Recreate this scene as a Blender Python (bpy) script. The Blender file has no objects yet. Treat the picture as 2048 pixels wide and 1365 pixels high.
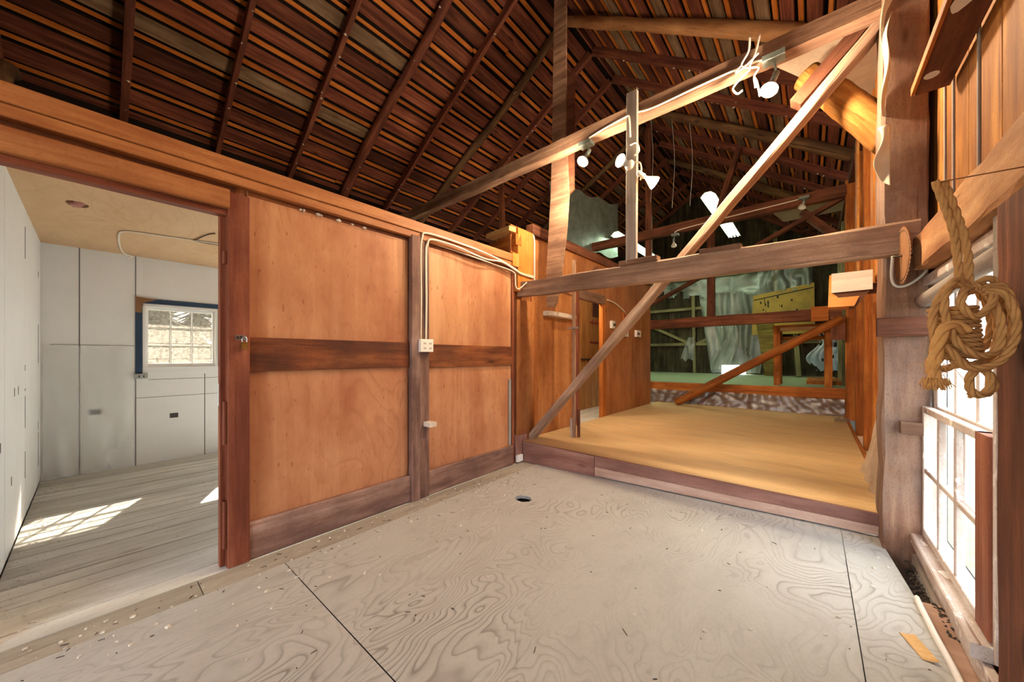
import bpy, bmesh, math, random
from mathutils import Vector, Matrix, noise
R = random.Random(7)
C = bpy.context.scene.collection
scene = bpy.context.scene

# ------------------------------------------------------------------ camera
YAW = math.radians(40.247)
cam = bpy.data.cameras.new('camera'); camo = bpy.data.objects.new('camera', cam); C.objects.link(camo)
camo.location = (0, 0, 1.34); camo.rotation_euler = (math.pi/2, 0, YAW)
cam.sensor_fit = 'HORIZONTAL'; cam.sensor_width = 36; cam.lens = 36*710/2048
cam.shift_y = 29.5/2048; cam.clip_start = .02; cam.clip_end = 300
scene.camera = camo

# ------------------------------------------------------------------ world, sun, exposure
w = bpy.data.worlds.new('World'); scene.world = w; w.use_nodes = True
bg = w.node_tree.nodes['Background']
bg.inputs[0].default_value = (.93, .96, 1.0, 1); bg.inputs[1].default_value = 3.0
sun = bpy.data.lights.new('sun', 'SUN'); sun.energy = 16; sun.angle = math.radians(.6); sun.color = (1, .96, .9)
suno = bpy.data.objects.new('sun', sun); C.objects.link(suno)
suno.rotation_euler = Vector((1.7, -.84, -1.4)).to_track_quat('-Z', 'Y').to_euler()
def portal(loc, rot, sx, sy):
    l = bpy.data.lights.new('daylight_portal', 'AREA'); l.shape = 'RECTANGLE'; l.size = sx; l.size_y = sy
    l.cycles.is_portal = True
    o = bpy.data.objects.new('daylight_portal', l); C.objects.link(o); o.location = loc; o.rotation_euler = rot
portal((-1.0, -3.3, 1.3), (math.radians(90), 0, math.pi), 2.4, 2.7)     # unseen door opening added behind the camera for daylight (faces +Y)
portal((.72, 3.05, .95), (0, math.radians(-90), math.pi), 1.6, 1.1)      # window beside the camera
portal((-6.42, .76, 1.55), (0, math.radians(-90), 0), .8, .75)
portal((-6.42, 2.45, 1.4), (0, math.radians(-90), 0), 1.9, 1.65)
scene.view_settings.view_transform = 'Standard'; scene.view_settings.look = 'None'
scene.view_settings.gamma = 1; scene.view_settings.use_curve_mapping = False
scene.view_settings.exposure = 1.7

# ------------------------------------------------------------------ helpers
def hx(s):
    v = [int(s[i:i+2], 16)/255 for i in (0, 2, 4)]
    return tuple((c/12.92 if c <= .04045 else ((c+.055)/1.055)**2.4) for c in v) + (1,)
ID = Matrix.Identity(4); WM = {}
def link(name, me, mat=None, parent=None, M=None):
    o = bpy.data.objects.new(name, me); C.objects.link(o)
    if mat is not None and me is not None:
        if not me.materials: me.materials.append(MT[mat] if isinstance(mat, str) else mat)
    if M is not None: o.matrix_world = M
    if parent is not None:
        o.parent = parent
        o.matrix_parent_inverse = WM.get(parent.name, ID).inverted()
    WM[o.name] = M.copy() if M is not None else ID.copy()
    return o
def tag(o, label, cat, group=None):
    o['label'] = label; o['category'] = cat
    if group: o['group'] = group
    return o
def struct(o, label=None):
    o['kind'] = 'structure'
    if label: o['label'] = label
    return o
def thing(name, label, cat, loc=(0, 0, 0), group=None):
    o = bpy.data.objects.new(name, None); C.objects.link(o); o.location = loc; o.empty_display_size = .05
    WM[o.name] = Matrix.Translation(loc)
    return tag(o, label, cat, group)
def mesh(verts, faces, name='m', smooth=False):
    me = bpy.data.meshes.new(name); me.from_pydata([tuple(v) for v in verts], [], faces); me.update()
    if smooth: me.polygons.foreach_set('use_smooth', [True]*len(me.polygons))
    return me
def frame(p0, p1, up=(0, 0, 1)):
    p0 = Vector(p0); p1 = Vector(p1); x = (p1-p0).normalized(); u = Vector(up)
    if abs(x.dot(u.normalized())) > .98: u = Vector((0, 1, 0)) if abs(x.y) < .9 else Vector((1, 0, 0))
    y = u.cross(x).normalized(); z = x.cross(y)
    M = Matrix(((x.x, y.x, z.x, 0), (x.y, y.y, z.y, 0), (x.z, y.z, z.z, 0), (0, 0, 0, 1)))
    return Matrix.Translation((p0+p1)/2) @ M, (p1-p0).length
def beam_mesh(L, w, h, seg=1, jit=0., bev=.003, seed=0, taper=1., bow=0., bowy=0.):
    """timber with its length on local X, chamfered arrises, optional hewn unevenness"""
    vs = []; fs = []; a, b = w/2, h/2; c = min(bev, a*.45, b*.45)
    prof = [(-a+c, -b), (a-c, -b), (a, -b+c), (a, b-c), (a-c, b), (-a+c, b), (-a, b-c), (-a, -b+c)]
    for i in range(seg+1):
        t = i/seg; x = -L/2+L*t; k = 1+(taper-1)*t
        oy = bowy*math.sin(math.pi*t); oz = bow*math.sin(math.pi*t)
        for j, (y, z) in enumerate(prof):
            q = Vector((x*1.7+seed*7.3, j//2*1.37+seed, seed*.71))
            d = jit*noise.noise(q*1.6)+jit*.5*noise.noise(q*6.1)
            e = jit*noise.noise(q*1.6+Vector((31, 7, 3)))
            vs.append((x, y*k+d+oy, z*k+e+oz))
    for i in range(seg):
        for j in range(8):
            k = (j+1) % 8
            fs.append((i*8+j, i*8+k, (i+1)*8+k, (i+1)*8+j))
    fs.append(tuple(range(7, -1, -1))); fs.append(tuple(seg*8+j for j in range(8)))
    me = mesh(vs, [f[::-1] for f in fs]); return me
_seed = [0]
def beam(name, p0, p1, w, h, mat, parent=None, up=(0, 0, 1), seg=1, jit=0., bev=.003, taper=1., bow=0., bowy=0.):
    _seed[0] += 1
    M, L = frame(p0, p1, up)
    return link(name, beam_mesh(L, w, h, seg, jit, bev, _seed[0], taper, bow, bowy), mat, parent, M)
def slab(name, x0, x1, y0, y1, z0, z1, mat, parent=None, grain='x', bev=.002):
    """axis-aligned board; its grain runs along the given axis"""
    cx, cy, cz = (x0+x1)/2, (y0+y1)/2, (z0+z1)/2
    if grain == 'x': return beam(name, (x0, cy, cz), (x1, cy, cz), y1-y0, z1-z0, mat, parent, bev=bev)
    if grain == 'y': return beam(name, (cx, y0, cz), (cx, y1, cz), x1-x0, z1-z0, mat, parent, bev=bev)
    return beam(name, (cx, cy, z0), (cx, cy, z1), x1-x0, y1-y0, mat, parent, up=(0, 1, 0), bev=bev)
def smooth_path(pts, n=6):
    P = [Vector(p) for p in pts]
    if len(P) < 3: return P
    Q = [P[0]*2-P[1]]+P+[P[-1]*2-P[-2]]; out = []
    for i in range(1, len(Q)-2):
        a, b, c, d = Q[i-1:i+3]
        for k in range(n):
            t = k/n
            out.append(.5*((2*b)+(c-a)*t+(2*a-5*b+4*c-d)*t*t+(3*b-a-3*c+d)*t**3))
    out.append(P[-1]); return out
def tube_geo(path, rad, sides=8, base=0, jit=0., seed=0, flat=1.):
    P = path; n = len(P); vs = []; fs = []
    t0 = (P[1]-P[0]).normalized(); ref = Vector((0, 0, 1)) if abs(t0.z) < .9 else Vector((1, 0, 0))
    nrm = (ref-t0*ref.dot(t0)).normalized()
    for i in range(n):
        t = (P[min(i+1, n-1)]-P[max(i-1, 0)])
        t = t.normalized() if t.length > 1e-9 else t0
        nrm = (nrm-t*nrm.dot(t))
        nrm = nrm.normalized() if nrm.length > 1e-6 else t.orthogonal().normalized()
        bn = t.cross(nrm); r = rad(i/(n-1)) if callable(rad) else rad
        for j in range(sides):
            a = 2*math.pi*j/sides; k = r
            if jit: k *= 1+jit*noise.noise(Vector((i*.37+seed, math.cos(a)*1.3, math.sin(a)*1.3)))
            vs.append(P[i]+nrm*math.cos(a)*k+bn*math.sin(a)*k*flat)
    for i in range(n-1):
        for j in range(sides):
            k = (j+1) % sides
            fs.append((base+i*sides+j, base+i*sides+k, base+(i+1)*sides+k, base+(i+1)*sides+j))
    fs.append(tuple(base+j for j in range(sides-1, -1, -1))); fs.append(tuple(base+(n-1)*sides+j for j in range(sides)))
    return vs, fs
def tube(name, pts, rad, mat, parent=None, sides=8, n=6, jit=0., flat=1.):
    _seed[0] += 1
    P = smooth_path(pts, n); o = P[0].copy(); P = [p-o for p in P]
    vs, fs = tube_geo(P, rad, sides, 0, jit, _seed[0], flat)
    return link(name, mesh(vs, fs, smooth=True), mat, parent, Matrix.Translation(o))
def log(name, pts, r0, r1, mat, parent=None, jit=.18, sides=12, n=8):
    """round pole: grain follows local X"""
    _seed[0] += 1
    P = smooth_path(pts, n); M, L = frame(P[0], P[-1]); Mi = M.inverted(); P = [Mi @ p for p in P]
    vs, fs = tube_geo(P, lambda t: r0+(r1-r0)*t, sides, 0, jit, _seed[0])
    return link(name, mesh(vs, fs, smooth=True), mat, parent, M)
def rope_geo(pts, r, strands=3, twist=26., n=8, sides=6, base=0):
    P = smooth_path(pts, n); vs = []; fs = []
    d = [0]
    for a, b in zip(P, P[1:]): d.append(d[-1]+(b-a).length)
    m = max(8, int(d[-1]/.006)); Q = []; k = 0
    for i in range(m+1):
        s = d[-1]*i/m
        while k < len(d)-2 and d[k+1] < s: k += 1
        t = (s-d[k])/max(1e-9, d[k+1]-d[k]); Q.append((P[k].lerp(P[k+1], t), s))
    t0 = (Q[1][0]-Q[0][0]).normalized(); nrm = t0.orthogonal().normalized(); fr = []
    for i in range(len(Q)):
        t = (Q[min(i+1, m)][0]-Q[max(i-1, 0)][0]).normalized(); nrm = (nrm-t*nrm.dot(t)).normalized(); fr.append((nrm.copy(), t.cross(nrm)))
    for k in range(strands):
        path = []
        for (p, s), (a, b) in zip(Q, fr):
            g = s*twist/r*.022+2*math.pi*k/strands
            path.append(p+(a*math.cos(g)+b*math.sin(g))*r*.5)
        v, f = tube_geo(path, r*.56, sides, base+len(vs)); vs += v; fs += f
    return vs, fs
def rope(name, pts, r, mat, parent=None, **k):
    o = Vector(pts[0]); vs, fs = rope_geo([Vector(p)-o for p in pts], r, **k)
    return link(name, mesh(vs, fs, smooth=True), mat, parent, Matrix.Translation(o))
def lathe(name, prof, mat, parent, M, sides=20, cap=True):
    vs = []; fs = []
    for (r, z) in prof:
        for j in range(sides):
            a = 2*math.pi*j/sides; vs.append((r*math.cos(a), r*math.sin(a), z))
    n = len(prof)
    for i in range(n-1):
        for j in range(sides):
            k = (j+1) % sides; fs.append((i*sides+j, i*sides+k, (i+1)*sides+k, (i+1)*sides+j))
    if cap: fs.append(tuple(range(sides-1, -1, -1))); fs.append(tuple((n-1)*sides+j for j in range(sides)))
    return link(name, mesh(vs, fs, smooth=True), mat, parent, M)
def sheet(name, fn, nu, nv, mat, parent=None, origin=(0, 0, 0), holes=None, thick=.0):
    """crumpled foil or cloth: fn(u,v) gives a world point"""
    o = Vector(origin); vs = [Vector(fn(i/nu, j/nv))-o for j in range(nv+1) for i in range(nu+1)]; fs = []
    for j in range(nv):
        for i in range(nu):
            if holes and holes((i+.5)/nu, (j+.5)/nv): continue
            a = j*(nu+1)+i; fs.append((a, a+1, a+nu+2, a+nu+1))
    ob = link(name, mesh(vs, fs, smooth=True), mat, parent, Matrix.Translation(o))
    if thick:
        m = ob.modifiers.new('thickness', 'SOLIDIFY'); m.thickness = thick; m.offset = 0
    return ob
def poly(name, pts, axis, t, mat, parent=None):
    """flat outline (list of 3-D points in one plane) thickened by t along axis"""
    A = Vector(axis)*t; o = sum((Vector(p) for p in pts), Vector())/len(pts); n = len(pts)
    vs = [Vector(p)-o for p in pts]+[Vector(p)-o+A for p in pts]
    fs = [tuple(range(n)), tuple(range(2*n-1, n-1, -1))]+[(i, n+i, n+(i+1) % n, (i+1) % n) for i in range(n)]
    me = mesh(vs, fs); bm = bmesh.new(); bm.from_mesh(me); bmesh.ops.recalc_face_normals(bm, faces=bm.faces); bm.to_mesh(me); bm.free()
    return link(name, me, mat, parent, Matrix.Translation(o))
def nz(*a): return noise.noise(Vector(a))

# ------------------------------------------------------------------ materials
MT = {}
class NT:
    def __init__(s, name):
        m = bpy.data.materials.new(name); m.use_nodes = True; s.m = m; s.t = m.node_tree
        s.b = s.t.nodes['Principled BSDF']; MT[name] = m
    def n(s, ty, **kw):
        x = s.t.nodes.new(ty)
        for k, v in kw.items(): setattr(x, k, v)
        return x
    def l(s, a, b): s.t.links.new(a, b)
    def mix(s, a, b, f, mode='MIX'):
        x = s.n('ShaderNodeMix', data_type='RGBA', blend_type=mode)
        for i, v in ((0, f), (6, a), (7, b)):
            if isinstance(v, (int, float)): x.inputs[i].default_value = v
            elif isinstance(v, tuple): x.inputs[i].default_value = v
            else: s.l(v, x.inputs[i])
        return x.outputs[2]
    def math(s, op, a, b=0.):
        x = s.n('ShaderNodeMath', operation=op)
        for i, v in ((0, a), (1, b)):
            if isinstance(v, (int, float)): x.inputs[i].default_value = v
            else: s.l(v, x.inputs[i])
        return x.outputs[0]
    def ramp(s, f, stops, interp='LINEAR'):
        x = s.n('ShaderNodeValToRGB'); r = x.color_ramp; r.interpolation = interp
        while len(r.elements) < len(stops): r.elements.new(.5)
        for e, (p, c) in zip(r.elements, stops): e.position = p; e.color = c if isinstance(c, tuple) else (c, c, c, 1)
        s.l(f, x.inputs[0]); return x.outputs[0]
    def coords(s, scale=(1, 1, 1), rnd=True, world=False):
        if world: src = s.n('ShaderNodeNewGeometry').outputs['Position']
        else: src = s.n('ShaderNodeTexCoord').outputs['Object']
        if rnd:
            oi = s.n('ShaderNodeObjectInfo'); s.rnd = oi.outputs['Random']
            cb = s.n('ShaderNodeCombineXYZ')
            s.l(s.math('MULTIPLY', s.rnd, 37.), cb.inputs[0]); s.l(s.math('MULTIPLY', s.rnd, 91.), cb.inputs[1]); s.l(s.math('MULTIPLY', s.rnd, 53.), cb.inputs[2])
            ad = s.n('ShaderNodeVectorMath', operation='ADD'); s.l(src, ad.inputs[0]); s.l(cb.outputs[0], ad.inputs[1]); src = ad.outputs[0]
        s.src = src; return s.scaled(scale)
    def scaled(s, scale):
        mp = s.n('ShaderNodeMapping'); mp.inputs['Scale'].default_value = scale; s.l(s.src, mp.inputs[0]); return mp.outputs[0]
    def noise(s, v, sc, det=4, rough=.6, dist=0.):
        x = s.n('ShaderNodeTexNoise'); x.inputs['Scale'].default_value = sc; x.inputs['Detail'].default_value = det
        x.inputs['Roughness'].default_value = rough; x.inputs['Distortion'].default_value = dist; s.l(v, x.inputs['Vector']); return x.outputs[0]
    def bump(s, h, st=.3, d=.01):
        x = s.n('ShaderNodeBump'); x.inputs['Strength'].default_value = st; x.inputs['Distance'].default_value = d
        s.l(h, x.inputs['Height']); s.l(x.outputs[0], s.b.inputs['Normal'])
def wood(name, dark, mid, light, rough=.75, stain=None, stain_amt=.5, var=.3, fine=18., bump=.35, speck=None, speck_lv=.68):
    k = NT(name); v = k.coords((1.1, fine, fine))
    g = k.noise(v, 1.0, 7, .65, .25)
    col = k.ramp(g, [(.28, hx(dark)), (.5, hx(mid)), (.74, hx(light))])
    f2 = k.noise(k.scaled((.9, 3.2, 3.2)), 1.3, 4, .6)
    col = k.mix(col, hx(dark), k.ramp(f2, [(.42, 0.), (.7, .75)]))
    if stain:
        f3 = k.noise(k.scaled((1.3, 1.6, 1.6)), 1.1, 5, .62)
        col = k.mix(col, hx(stain), k.ramp(f3, [(.5-.18*stain_amt, 0.), (.72, stain_amt)]))
    if speck:
        f4 = k.noise(k.scaled((4, 6, 6)), 2.2, 3, .5)
        col = k.mix(col, hx(speck), k.ramp(f4, [(speck_lv, 0.), (speck_lv+.03, .8)]))
    ck = k.noise(k.scaled((.55, fine*1.6, fine*1.6)), 1.6, 3, .5, .15)
    col = k.mix(col, hx(dark), k.ramp(ck, [(.60, 0.), (.66, .0), (.70, .9)]))
    vo = k.n('ShaderNodeTexVoronoi'); vo.inputs['Scale'].default_value = 1.; k.l(k.scaled((1.5, 5.5, 5.5)), vo.inputs['Vector'])
    col = k.mix(col, hx(dark), k.ramp(vo.outputs['Distance'], [(.05, .9), (.13, 0.)]))
    gr_ = k.noise(k.scaled((30, 60, 60)), 2., 2, .6)
    col = k.mix(col, hx(dark), k.ramp(gr_, [(.52, 0.), (.8, .55)]))
    hs = k.n('ShaderNodeHueSaturation'); k.l(col, hs.inputs['Color'])
    k.l(k.math('ADD', k.math('MULTIPLY', k.rnd, var), 1-var/2), hs.inputs['Value'])
    k.l(hs.outputs[0], k.b.inputs['Base Color']); k.b.inputs['Roughness'].default_value = rough
    k.b.inputs['Specular IOR Level'].default_value = .25
    k.bump(g, bump, .006); return k
def ply(name, base, line, dark, scale=1., axis=(1, 1, 1), lines=16., rough=.6, amount=.55, blotch=.4, spec=.25, freq=1., streak=None, dust=False):
    """rotary-cut plywood: contour-map grain"""
    k = NT(name); v = k.coords(tuple(a*scale for a in axis))
    n1 = k.noise(v, 1.1*freq, 2.5, .5, .6)
    fr = k.math('FRACT', k.math('MULTIPLY', n1, lines))
    ln = k.ramp(fr, [(0., 1.), (.14, .35), (.4, 0.), (.88, 0.), (1., 1.)])
    msk = k.ramp(k.noise(k.scaled((.8, .8, .8)), 1.2, 3, .6), [(.36, 0.), (.62, 1.)])
    fac = k.math('MULTIPLY', k.math('MULTIPLY', ln, msk), amount)
    if dust: fac = k.math('MULTIPLY', fac, k.ramp(k.noise(k.scaled((.55, .55, .55)), 1., 3, .6), [(.42, .12), (.6, 1.)]))
    col = k.mix(hx(base), hx(line), fac)
    col = k.mix(col, hx(dark), k.math('MULTIPLY', k.ramp(k.noise(k.scaled(tuple(a*.9 for a in axis)), 2.1, 6, .65), [(.44, 0.), (.78, 1.)]), blotch))
    fn = k.noise(k.scaled(tuple(a*7 for a in axis)), 4., 6, .7)
    col = k.mix(col, hx(dark), k.ramp(fn, [(.5, 0.), (.85, .55)]))
    if streak:
        sa = k.noise(k.scaled((.35, 7., 7.)), 1., 4, .6, .3)
        col = k.mix(col, hx(streak), k.ramp(sa, [(.48, 0.), (.7, .7)]))
        sb_ = k.noise(k.scaled((.9, 1.3, 1.3)), 1.2, 4, .6)
        col = k.mix(col, hx(dark), k.ramp(sb_, [(.42, 0.), (.68, .7)]))
        sp = k.noise(k.scaled((9, 26, 26)), 1.4, 2, .5)
        col = k.mix(col, hx(dark), k.ramp(sp, [(.66, 0.), (.72, .8)]))
    k.l(col, k.b.inputs['Base Color']); k.b.inputs['Roughness'].default_value = rough; k.b.inputs['Specular IOR Level'].default_value = spec
    k.bump(k.math('SUBTRACT', fn, k.math('MULTIPLY', fac, .6)), .15, .004); return k
def plain(name, col, rough=.5, metal=0., var=.0, dirt=None, dirt_amt=.5, dsc=6., bump=0.):
    k = NT(name); v = k.coords((1, 1, 1))
    n1 = k.noise(v, dsc, 5, .65)
    c = k.mix(hx(col), hx(dirt or col), k.math('MULTIPLY', k.ramp(n1, [(.45, 0.), (.75, 1.)]), dirt_amt))
    k.l(c, k.b.inputs['Base Color']); k.b.inputs['Roughness'].default_value = rough; k.b.inputs['Metallic'].default_value = metal
    if bump: k.bump(n1, bump, .01)
    return k
def emit(name, col, st):
    k = NT(name); k.b.inputs['Base Color'].default_value = hx(col); k.b.inputs['Emission Color'].default_value = hx(col); k.b.inputs['Emission Strength'].default_value = st; return k
def glass(name, tint, haze, dirt=.0, dcol='8a8378'):
    k = NT(name); out = k.t.nodes['Material Output']
    tr = k.n('ShaderNodeBsdfTransparent'); tr.inputs[0].default_value = hx(tint)
    gl = k.n('ShaderNodeBsdfGlossy'); gl.inputs['Roughness'].default_value = .08
    df = k.n('ShaderNodeBsdfTranslucent'); df.inputs[0].default_value = hx(dcol); d2 = k.n('ShaderNodeBsdfDiffuse'); d2.inputs[0].default_value = hx(dcol)
    m0 = k.n('ShaderNodeMixShader'); k.l(df.outputs[0], m0.inputs[1]); k.l(d2.outputs[0], m0.inputs[2])
    m1 = k.n('ShaderNodeMixShader'); m1.inputs[0].default_value = .06; k.l(tr.outputs[0], m1.inputs[1]); k.l(gl.outputs[0], m1.inputs[2])
    m2 = k.n('ShaderNodeMixShader'); v = k.coords((1, 1, 1))
    f = k.ramp(k.noise(v, 34., 6, .75), [(.38, haze), (.7, min(1., haze+dirt))]); k.l(f, m2.inputs[0])
    k.l(m1.outputs[0], m2.inputs[1]); k.l(m0.outputs[0], m2.inputs[2]); k.l(m2.outputs[0], out.inputs[0]); return k
def film(name, col, opac, rough=.18, gloss=.25, sc=(2, 2, 2), bmp=.5):
    """cloudy polythene film"""
    k = NT(name); out = k.t.nodes['Material Output']
    tr = k.n('ShaderNodeBsdfTransparent'); tr.inputs[0].default_value = (1, 1, 1, 1)
    df = k.n('ShaderNodeBsdfDiffuse'); df.inputs[0].default_value = hx(col)
    tl = k.n('ShaderNodeBsdfTranslucent'); tl.inputs[0].default_value = hx(col)
    gl = k.n('ShaderNodeBsdfGlossy'); gl.inputs['Roughness'].default_value = rough; gl.inputs[0].default_value = (1, 1, 1, 1)
    a = k.n('ShaderNodeMixShader'); a.inputs[0].default_value = .4; k.l(df.outputs[0], a.inputs[1]); k.l(tl.outputs[0], a.inputs[2])
    b = k.n('ShaderNodeMixShader'); b.inputs[0].default_value = gloss; k.l(a.outputs[0], b.inputs[1]); k.l(gl.outputs[0], b.inputs[2])
    v = k.coords(sc); nn = k.noise(v, 2.5, 5, .6)
    f = k.ramp(nn, [(.3, max(0, opac-.2)), (.7, min(1, opac+.2))])
    c = k.n('ShaderNodeMixShader'); k.l(f, c.inputs[0]); k.l(tr.outputs[0], c.inputs[1]); k.l(b.outputs[0], c.inputs[2])
    bp = k.n('ShaderNodeBump'); bp.inputs['Strength'].default_value = bmp; bp.inputs['Distance'].default_value = .02
    k.l(k.noise(k.scaled((5, 5, 1.5)), 3., 5, .6), bp.inputs['Height'])
    for s in (df, gl, tl): k.l(bp.outputs[0], s.inputs['Normal'])
    k.l(c.outputs[0], out.inputs[0]); return k

wood('roof_board', '3e1f19', '743f2e', '9c6348', .85, 'a08a72', .0, .95)
wood('roof_board_pale', '5b4636', '8d7459', 'a8917a', .85, '3a2419', .7, .4)
wood('roof_batten', '9a4f1c', 'c8772e', 'e09a4c', .8, '6b3416', .5, .35)
wood('roof_skin', '100a08', '1a100c', '241610', .95)
wood('rafter', '4a271f', '7d4634', 'a0664c', .8, '2a1512', .4, .35, speck='b9a690', speck_lv=.735)
wood('rafter_log', '3b2a20', '7b5a3c', 'a3835a', .85, '2c1d16', .6, .3, fine=9.)
wood('timber', '66493a', '9d7a62', 'c8a587', .8, '4a2f26', .6, .25)
wood('timber_pale', '7d6252', 'b3927a', 'd9bea4', .8, '5e453a', .6, .2)
wood('timber_dark', '47281c', '7c4a33', 'a06a48', .8, '33201a', .6, .25)
wood('timber_orange', '7d4318', 'b86a2a', 'd8913f', .75, '6a3615', .6, .3)
wood('post_old', '523528', '845e48', 'a38266', .8, '8b7f78', .7, .2, fine=11.)
wood('hewn_pale', '8a5a3a', 'c18f60', 'dfb78a', .8, '7d4f35', .6, .15, fine=8., bump=.8)
wood('bark_log', '7a4a20', 'b57836', 'd8a05a', .9, '5a3416', .6, .1, fine=30., bump=1.)
wood('trim_wood', '8a4f2c', 'b57847', 'cf9866', .55, '7a3d22', .5, .2, fine=14.)
wood('trim_red', '5e2f20', '8f5038', 'ab6c50', .6, '4e2018', .5, .15, fine=16.)
wood('trim_worn', '664a42', '9c7768', 'c4a598', .75, '3f2c2c', .8, .25, fine=12.)
wood('rail_worn', '4a2417', '8a4c2a', 'c07a42', .65, '35211c', .8, .2, fine=9.)
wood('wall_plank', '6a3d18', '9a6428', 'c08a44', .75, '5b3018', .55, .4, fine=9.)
wood('wall_plank_lit', '9a561c', 'cf8430', 'e6a850', .75, '8d4c1a', .5, .25, fine=8.)  # lit copy of the wall planks: lamp glow put into the colour
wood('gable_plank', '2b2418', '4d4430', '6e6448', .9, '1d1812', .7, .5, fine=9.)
wood('gable_timber', '6d6448', '94895f', 'b3a77c', .85, '4d4530', .5, .3)
wood('weathered', '77706a', 'a79d94', 'c6bdb3', .8, '7d5c50', .6, .3, fine=14.)
wood('fascia_pale', 'a07d6c', 'c4a391', 'd8bdad', .8, '8e6f62', .6, .15, fine=10.)
wood('fascia', '7d5449', 'a57a6c', 'c09a8b', .8, '6b4740', .7, .15, fine=8.)
wood('fresh_pine', 'b98a50', 'e0bb84', 'f0d6a8', .7, 'cf9a58', .4, .15)
wood('pale_board', 'b9a898', 'd9cdc0', 'ece3d8', .8, 'b39c88', .4, .1)
wood('white_stick', '8c8078', 'b3a8a0', 'cbc2ba', .75, '8d7f76', .5, .1)
wood('floor_plank', 'aaa79f', 'd6d4cd', 'e6e4df', .75, 'c4c1b8', .5, .18, fine=7., bump=.15, speck='5a5146', speck_lv=.76)
wood('dusty_plank', '847c70', 'ada598', 'bdb6aa', .8, '978d7f', .6, .15, fine=7., bump=.15)
wood('door_board', '9c6b34', 'c4924f', 'd6aa68', .7, '8a5c2a', .4, .15)
wood('olive_plank', '5d4c20', '8a7436', 'a08a48', .8, '3d3818', .6, .2)
wood('window_wood', '8b6c5c', 'b9a294', 'd6c8bc', .75, 'e4e2de', .9, .12, fine=12., speck='efeeea', speck_lv=.6)
wood('sash_stile', '6a3a2a', '9a5f46', 'b77e62', .7, '84503e', .5, .1, fine=14.)
ply('ply_wall', 'c48c64', '9c653f', '98583a', .9, (.7, 2.2, 2.2), 14., .55, .5, .55, streak='d8a67c')
ply('ply_wall_far', 'b87a48', '8c5028', '804622', .8, (.7, 2.2, 2.2), 16., .55, .6, .55, streak='c9925c')
ply('ply_floor', 'b7b7b3', '6c635d', '96918a', .55, (2.9, 1.5, 1), 34., .6, .95, .35, freq=1.15, dust=True)
ply('ply_platform', 'd8b482', 'b88e5c', 'a08464', .6, (.7, 2.6, 1), 12., .5, .3, .5)
ply('ply_ceiling', 'd9b48c', 'c08f62', 'bf8f66', .8, (.8, 2.2, 1), 12., .6, .35, .5)
ply('ply_orange_plank', 'd38a3e', 'b06a28', 'a65c20', .9, (.6, 2.6, 2.6), 14., .55, .5, .5, streak='e0a868')
ply('ply_pale', 'c9b6a2', 'a58d78', 'a38a76', .8, (2, 1, 1), 10., .7, .3, .5)
plain('white_paint', 'f4f4f3', .6, dirt='dcdcdb', dirt_amt=.3, dsc=1.6)
plain('white_board', 'f6f6f5', .55, dirt='e4e4e4', dirt_amt=.4, dsc=1.5)
plain('dark_patch', '4d4a48', .9); plain('navy', '2f4661', .8, dirt='1e2c40', dirt_amt=.5)
plain('brown_paper', '9a7350', .9, dirt='7a5538'); plain('seam_dark', '6d6b69', .9)
plain('cable', 'e8dccb', .5); plain('cable_brown', '6a4a36', .6); plain('cable_grey', 'bdb8ae', .5)
plain('outlet_white', 'ece9e2', .35, dirt='cfc9bd', dirt_amt=.3); plain('outlet_hole', '3a3734', .7)
plain('steel', 'b9bcc0', .35, 1.); plain('brass', 'c9a35a', .3, 1.); plain('grey_metal', '7f8a86', .5, .3); plain('dark_metal', '4a3f38', .5, .7)
plain('rust', '8a5c36', .8, .1, dirt='6d4526', dirt_amt=.7, dsc=14.); plain('ceramic', 'efe9df', .3)
plain('galv', 'aeb0ad', .5, .5, dirt='8b8a86')
plain('rope_fibre', 'b98a52', .95, dirt='8a5f30', dirt_amt=.6, dsc=30., bump=.3); plain('rope_bright', 'cf9b5a', .95, dirt='a5713a', dirt_amt=.5, dsc=30.)
plain('white_cord', 'e9e1d8', .8); plain('debris', 'd9d2c6', .9, dirt='8d8272', dirt_amt=.8); plain('dark_debris', '4a4038', .95, dirt='2a241f')
plain('scrap_cloth', 'c2b6a4', .8, dirt='b5a68f', dirt_amt=.6, dsc=9.); plain('insulation', 'c58a82', .95, dirt='8c4d48', dsc=20.)
plain('yellow_panel', 'b08c3a', .7, dirt='75602a', dirt_amt=.7, dsc=3.); plain('black_mark', '1f2418', .8)
plain('red_hinge', '8d2f20', .6); plain('dark_void', '15110e', .95); plain('stage_green', '98a583', .7, dirt='76866a', dirt_amt=.5)
plain('cotton', 'e6dfd4', .95, dirt='c4b9a8'); plain('ground_mat', '8d8a76', .95, dirt='6a6a52'); plain('conifer', '45473a', .95, dirt='24261e'); plain('bark_out', '5b5048', .95)
plain('plaster_dust', 'cfc8bb', .95); plain('duct_white', 'f0eeea', .6)
glass('pane_clear', 'f4f7f8', .0, .03, 'dfe4e6'); glass('pane_dirty', 'dedad2', .10, .6, '9d968a')
film('poly_green', 'b4bfb4', .52, .3, .16, (.35, .35, .35)); film('poly_wall', 'ececec', .2, .3, .2, (.05, .05, .05), .04); film('poly_brown', 'a89687', .6, .3, .15); film('poly_cream', 'e6d6bd', .8, .3, .12); film('poly_blue', 'cfe0f2', .85, .3, .1)
film('poly_grey', 'a9c0b8', .8, .35, .12)
emit('bulb_glow', 'ffe6bd', 60.); emit('tube_glow', 'e8ffdc', 9.); emit('bulb_dim', 'ffc878', 4.)

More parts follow.
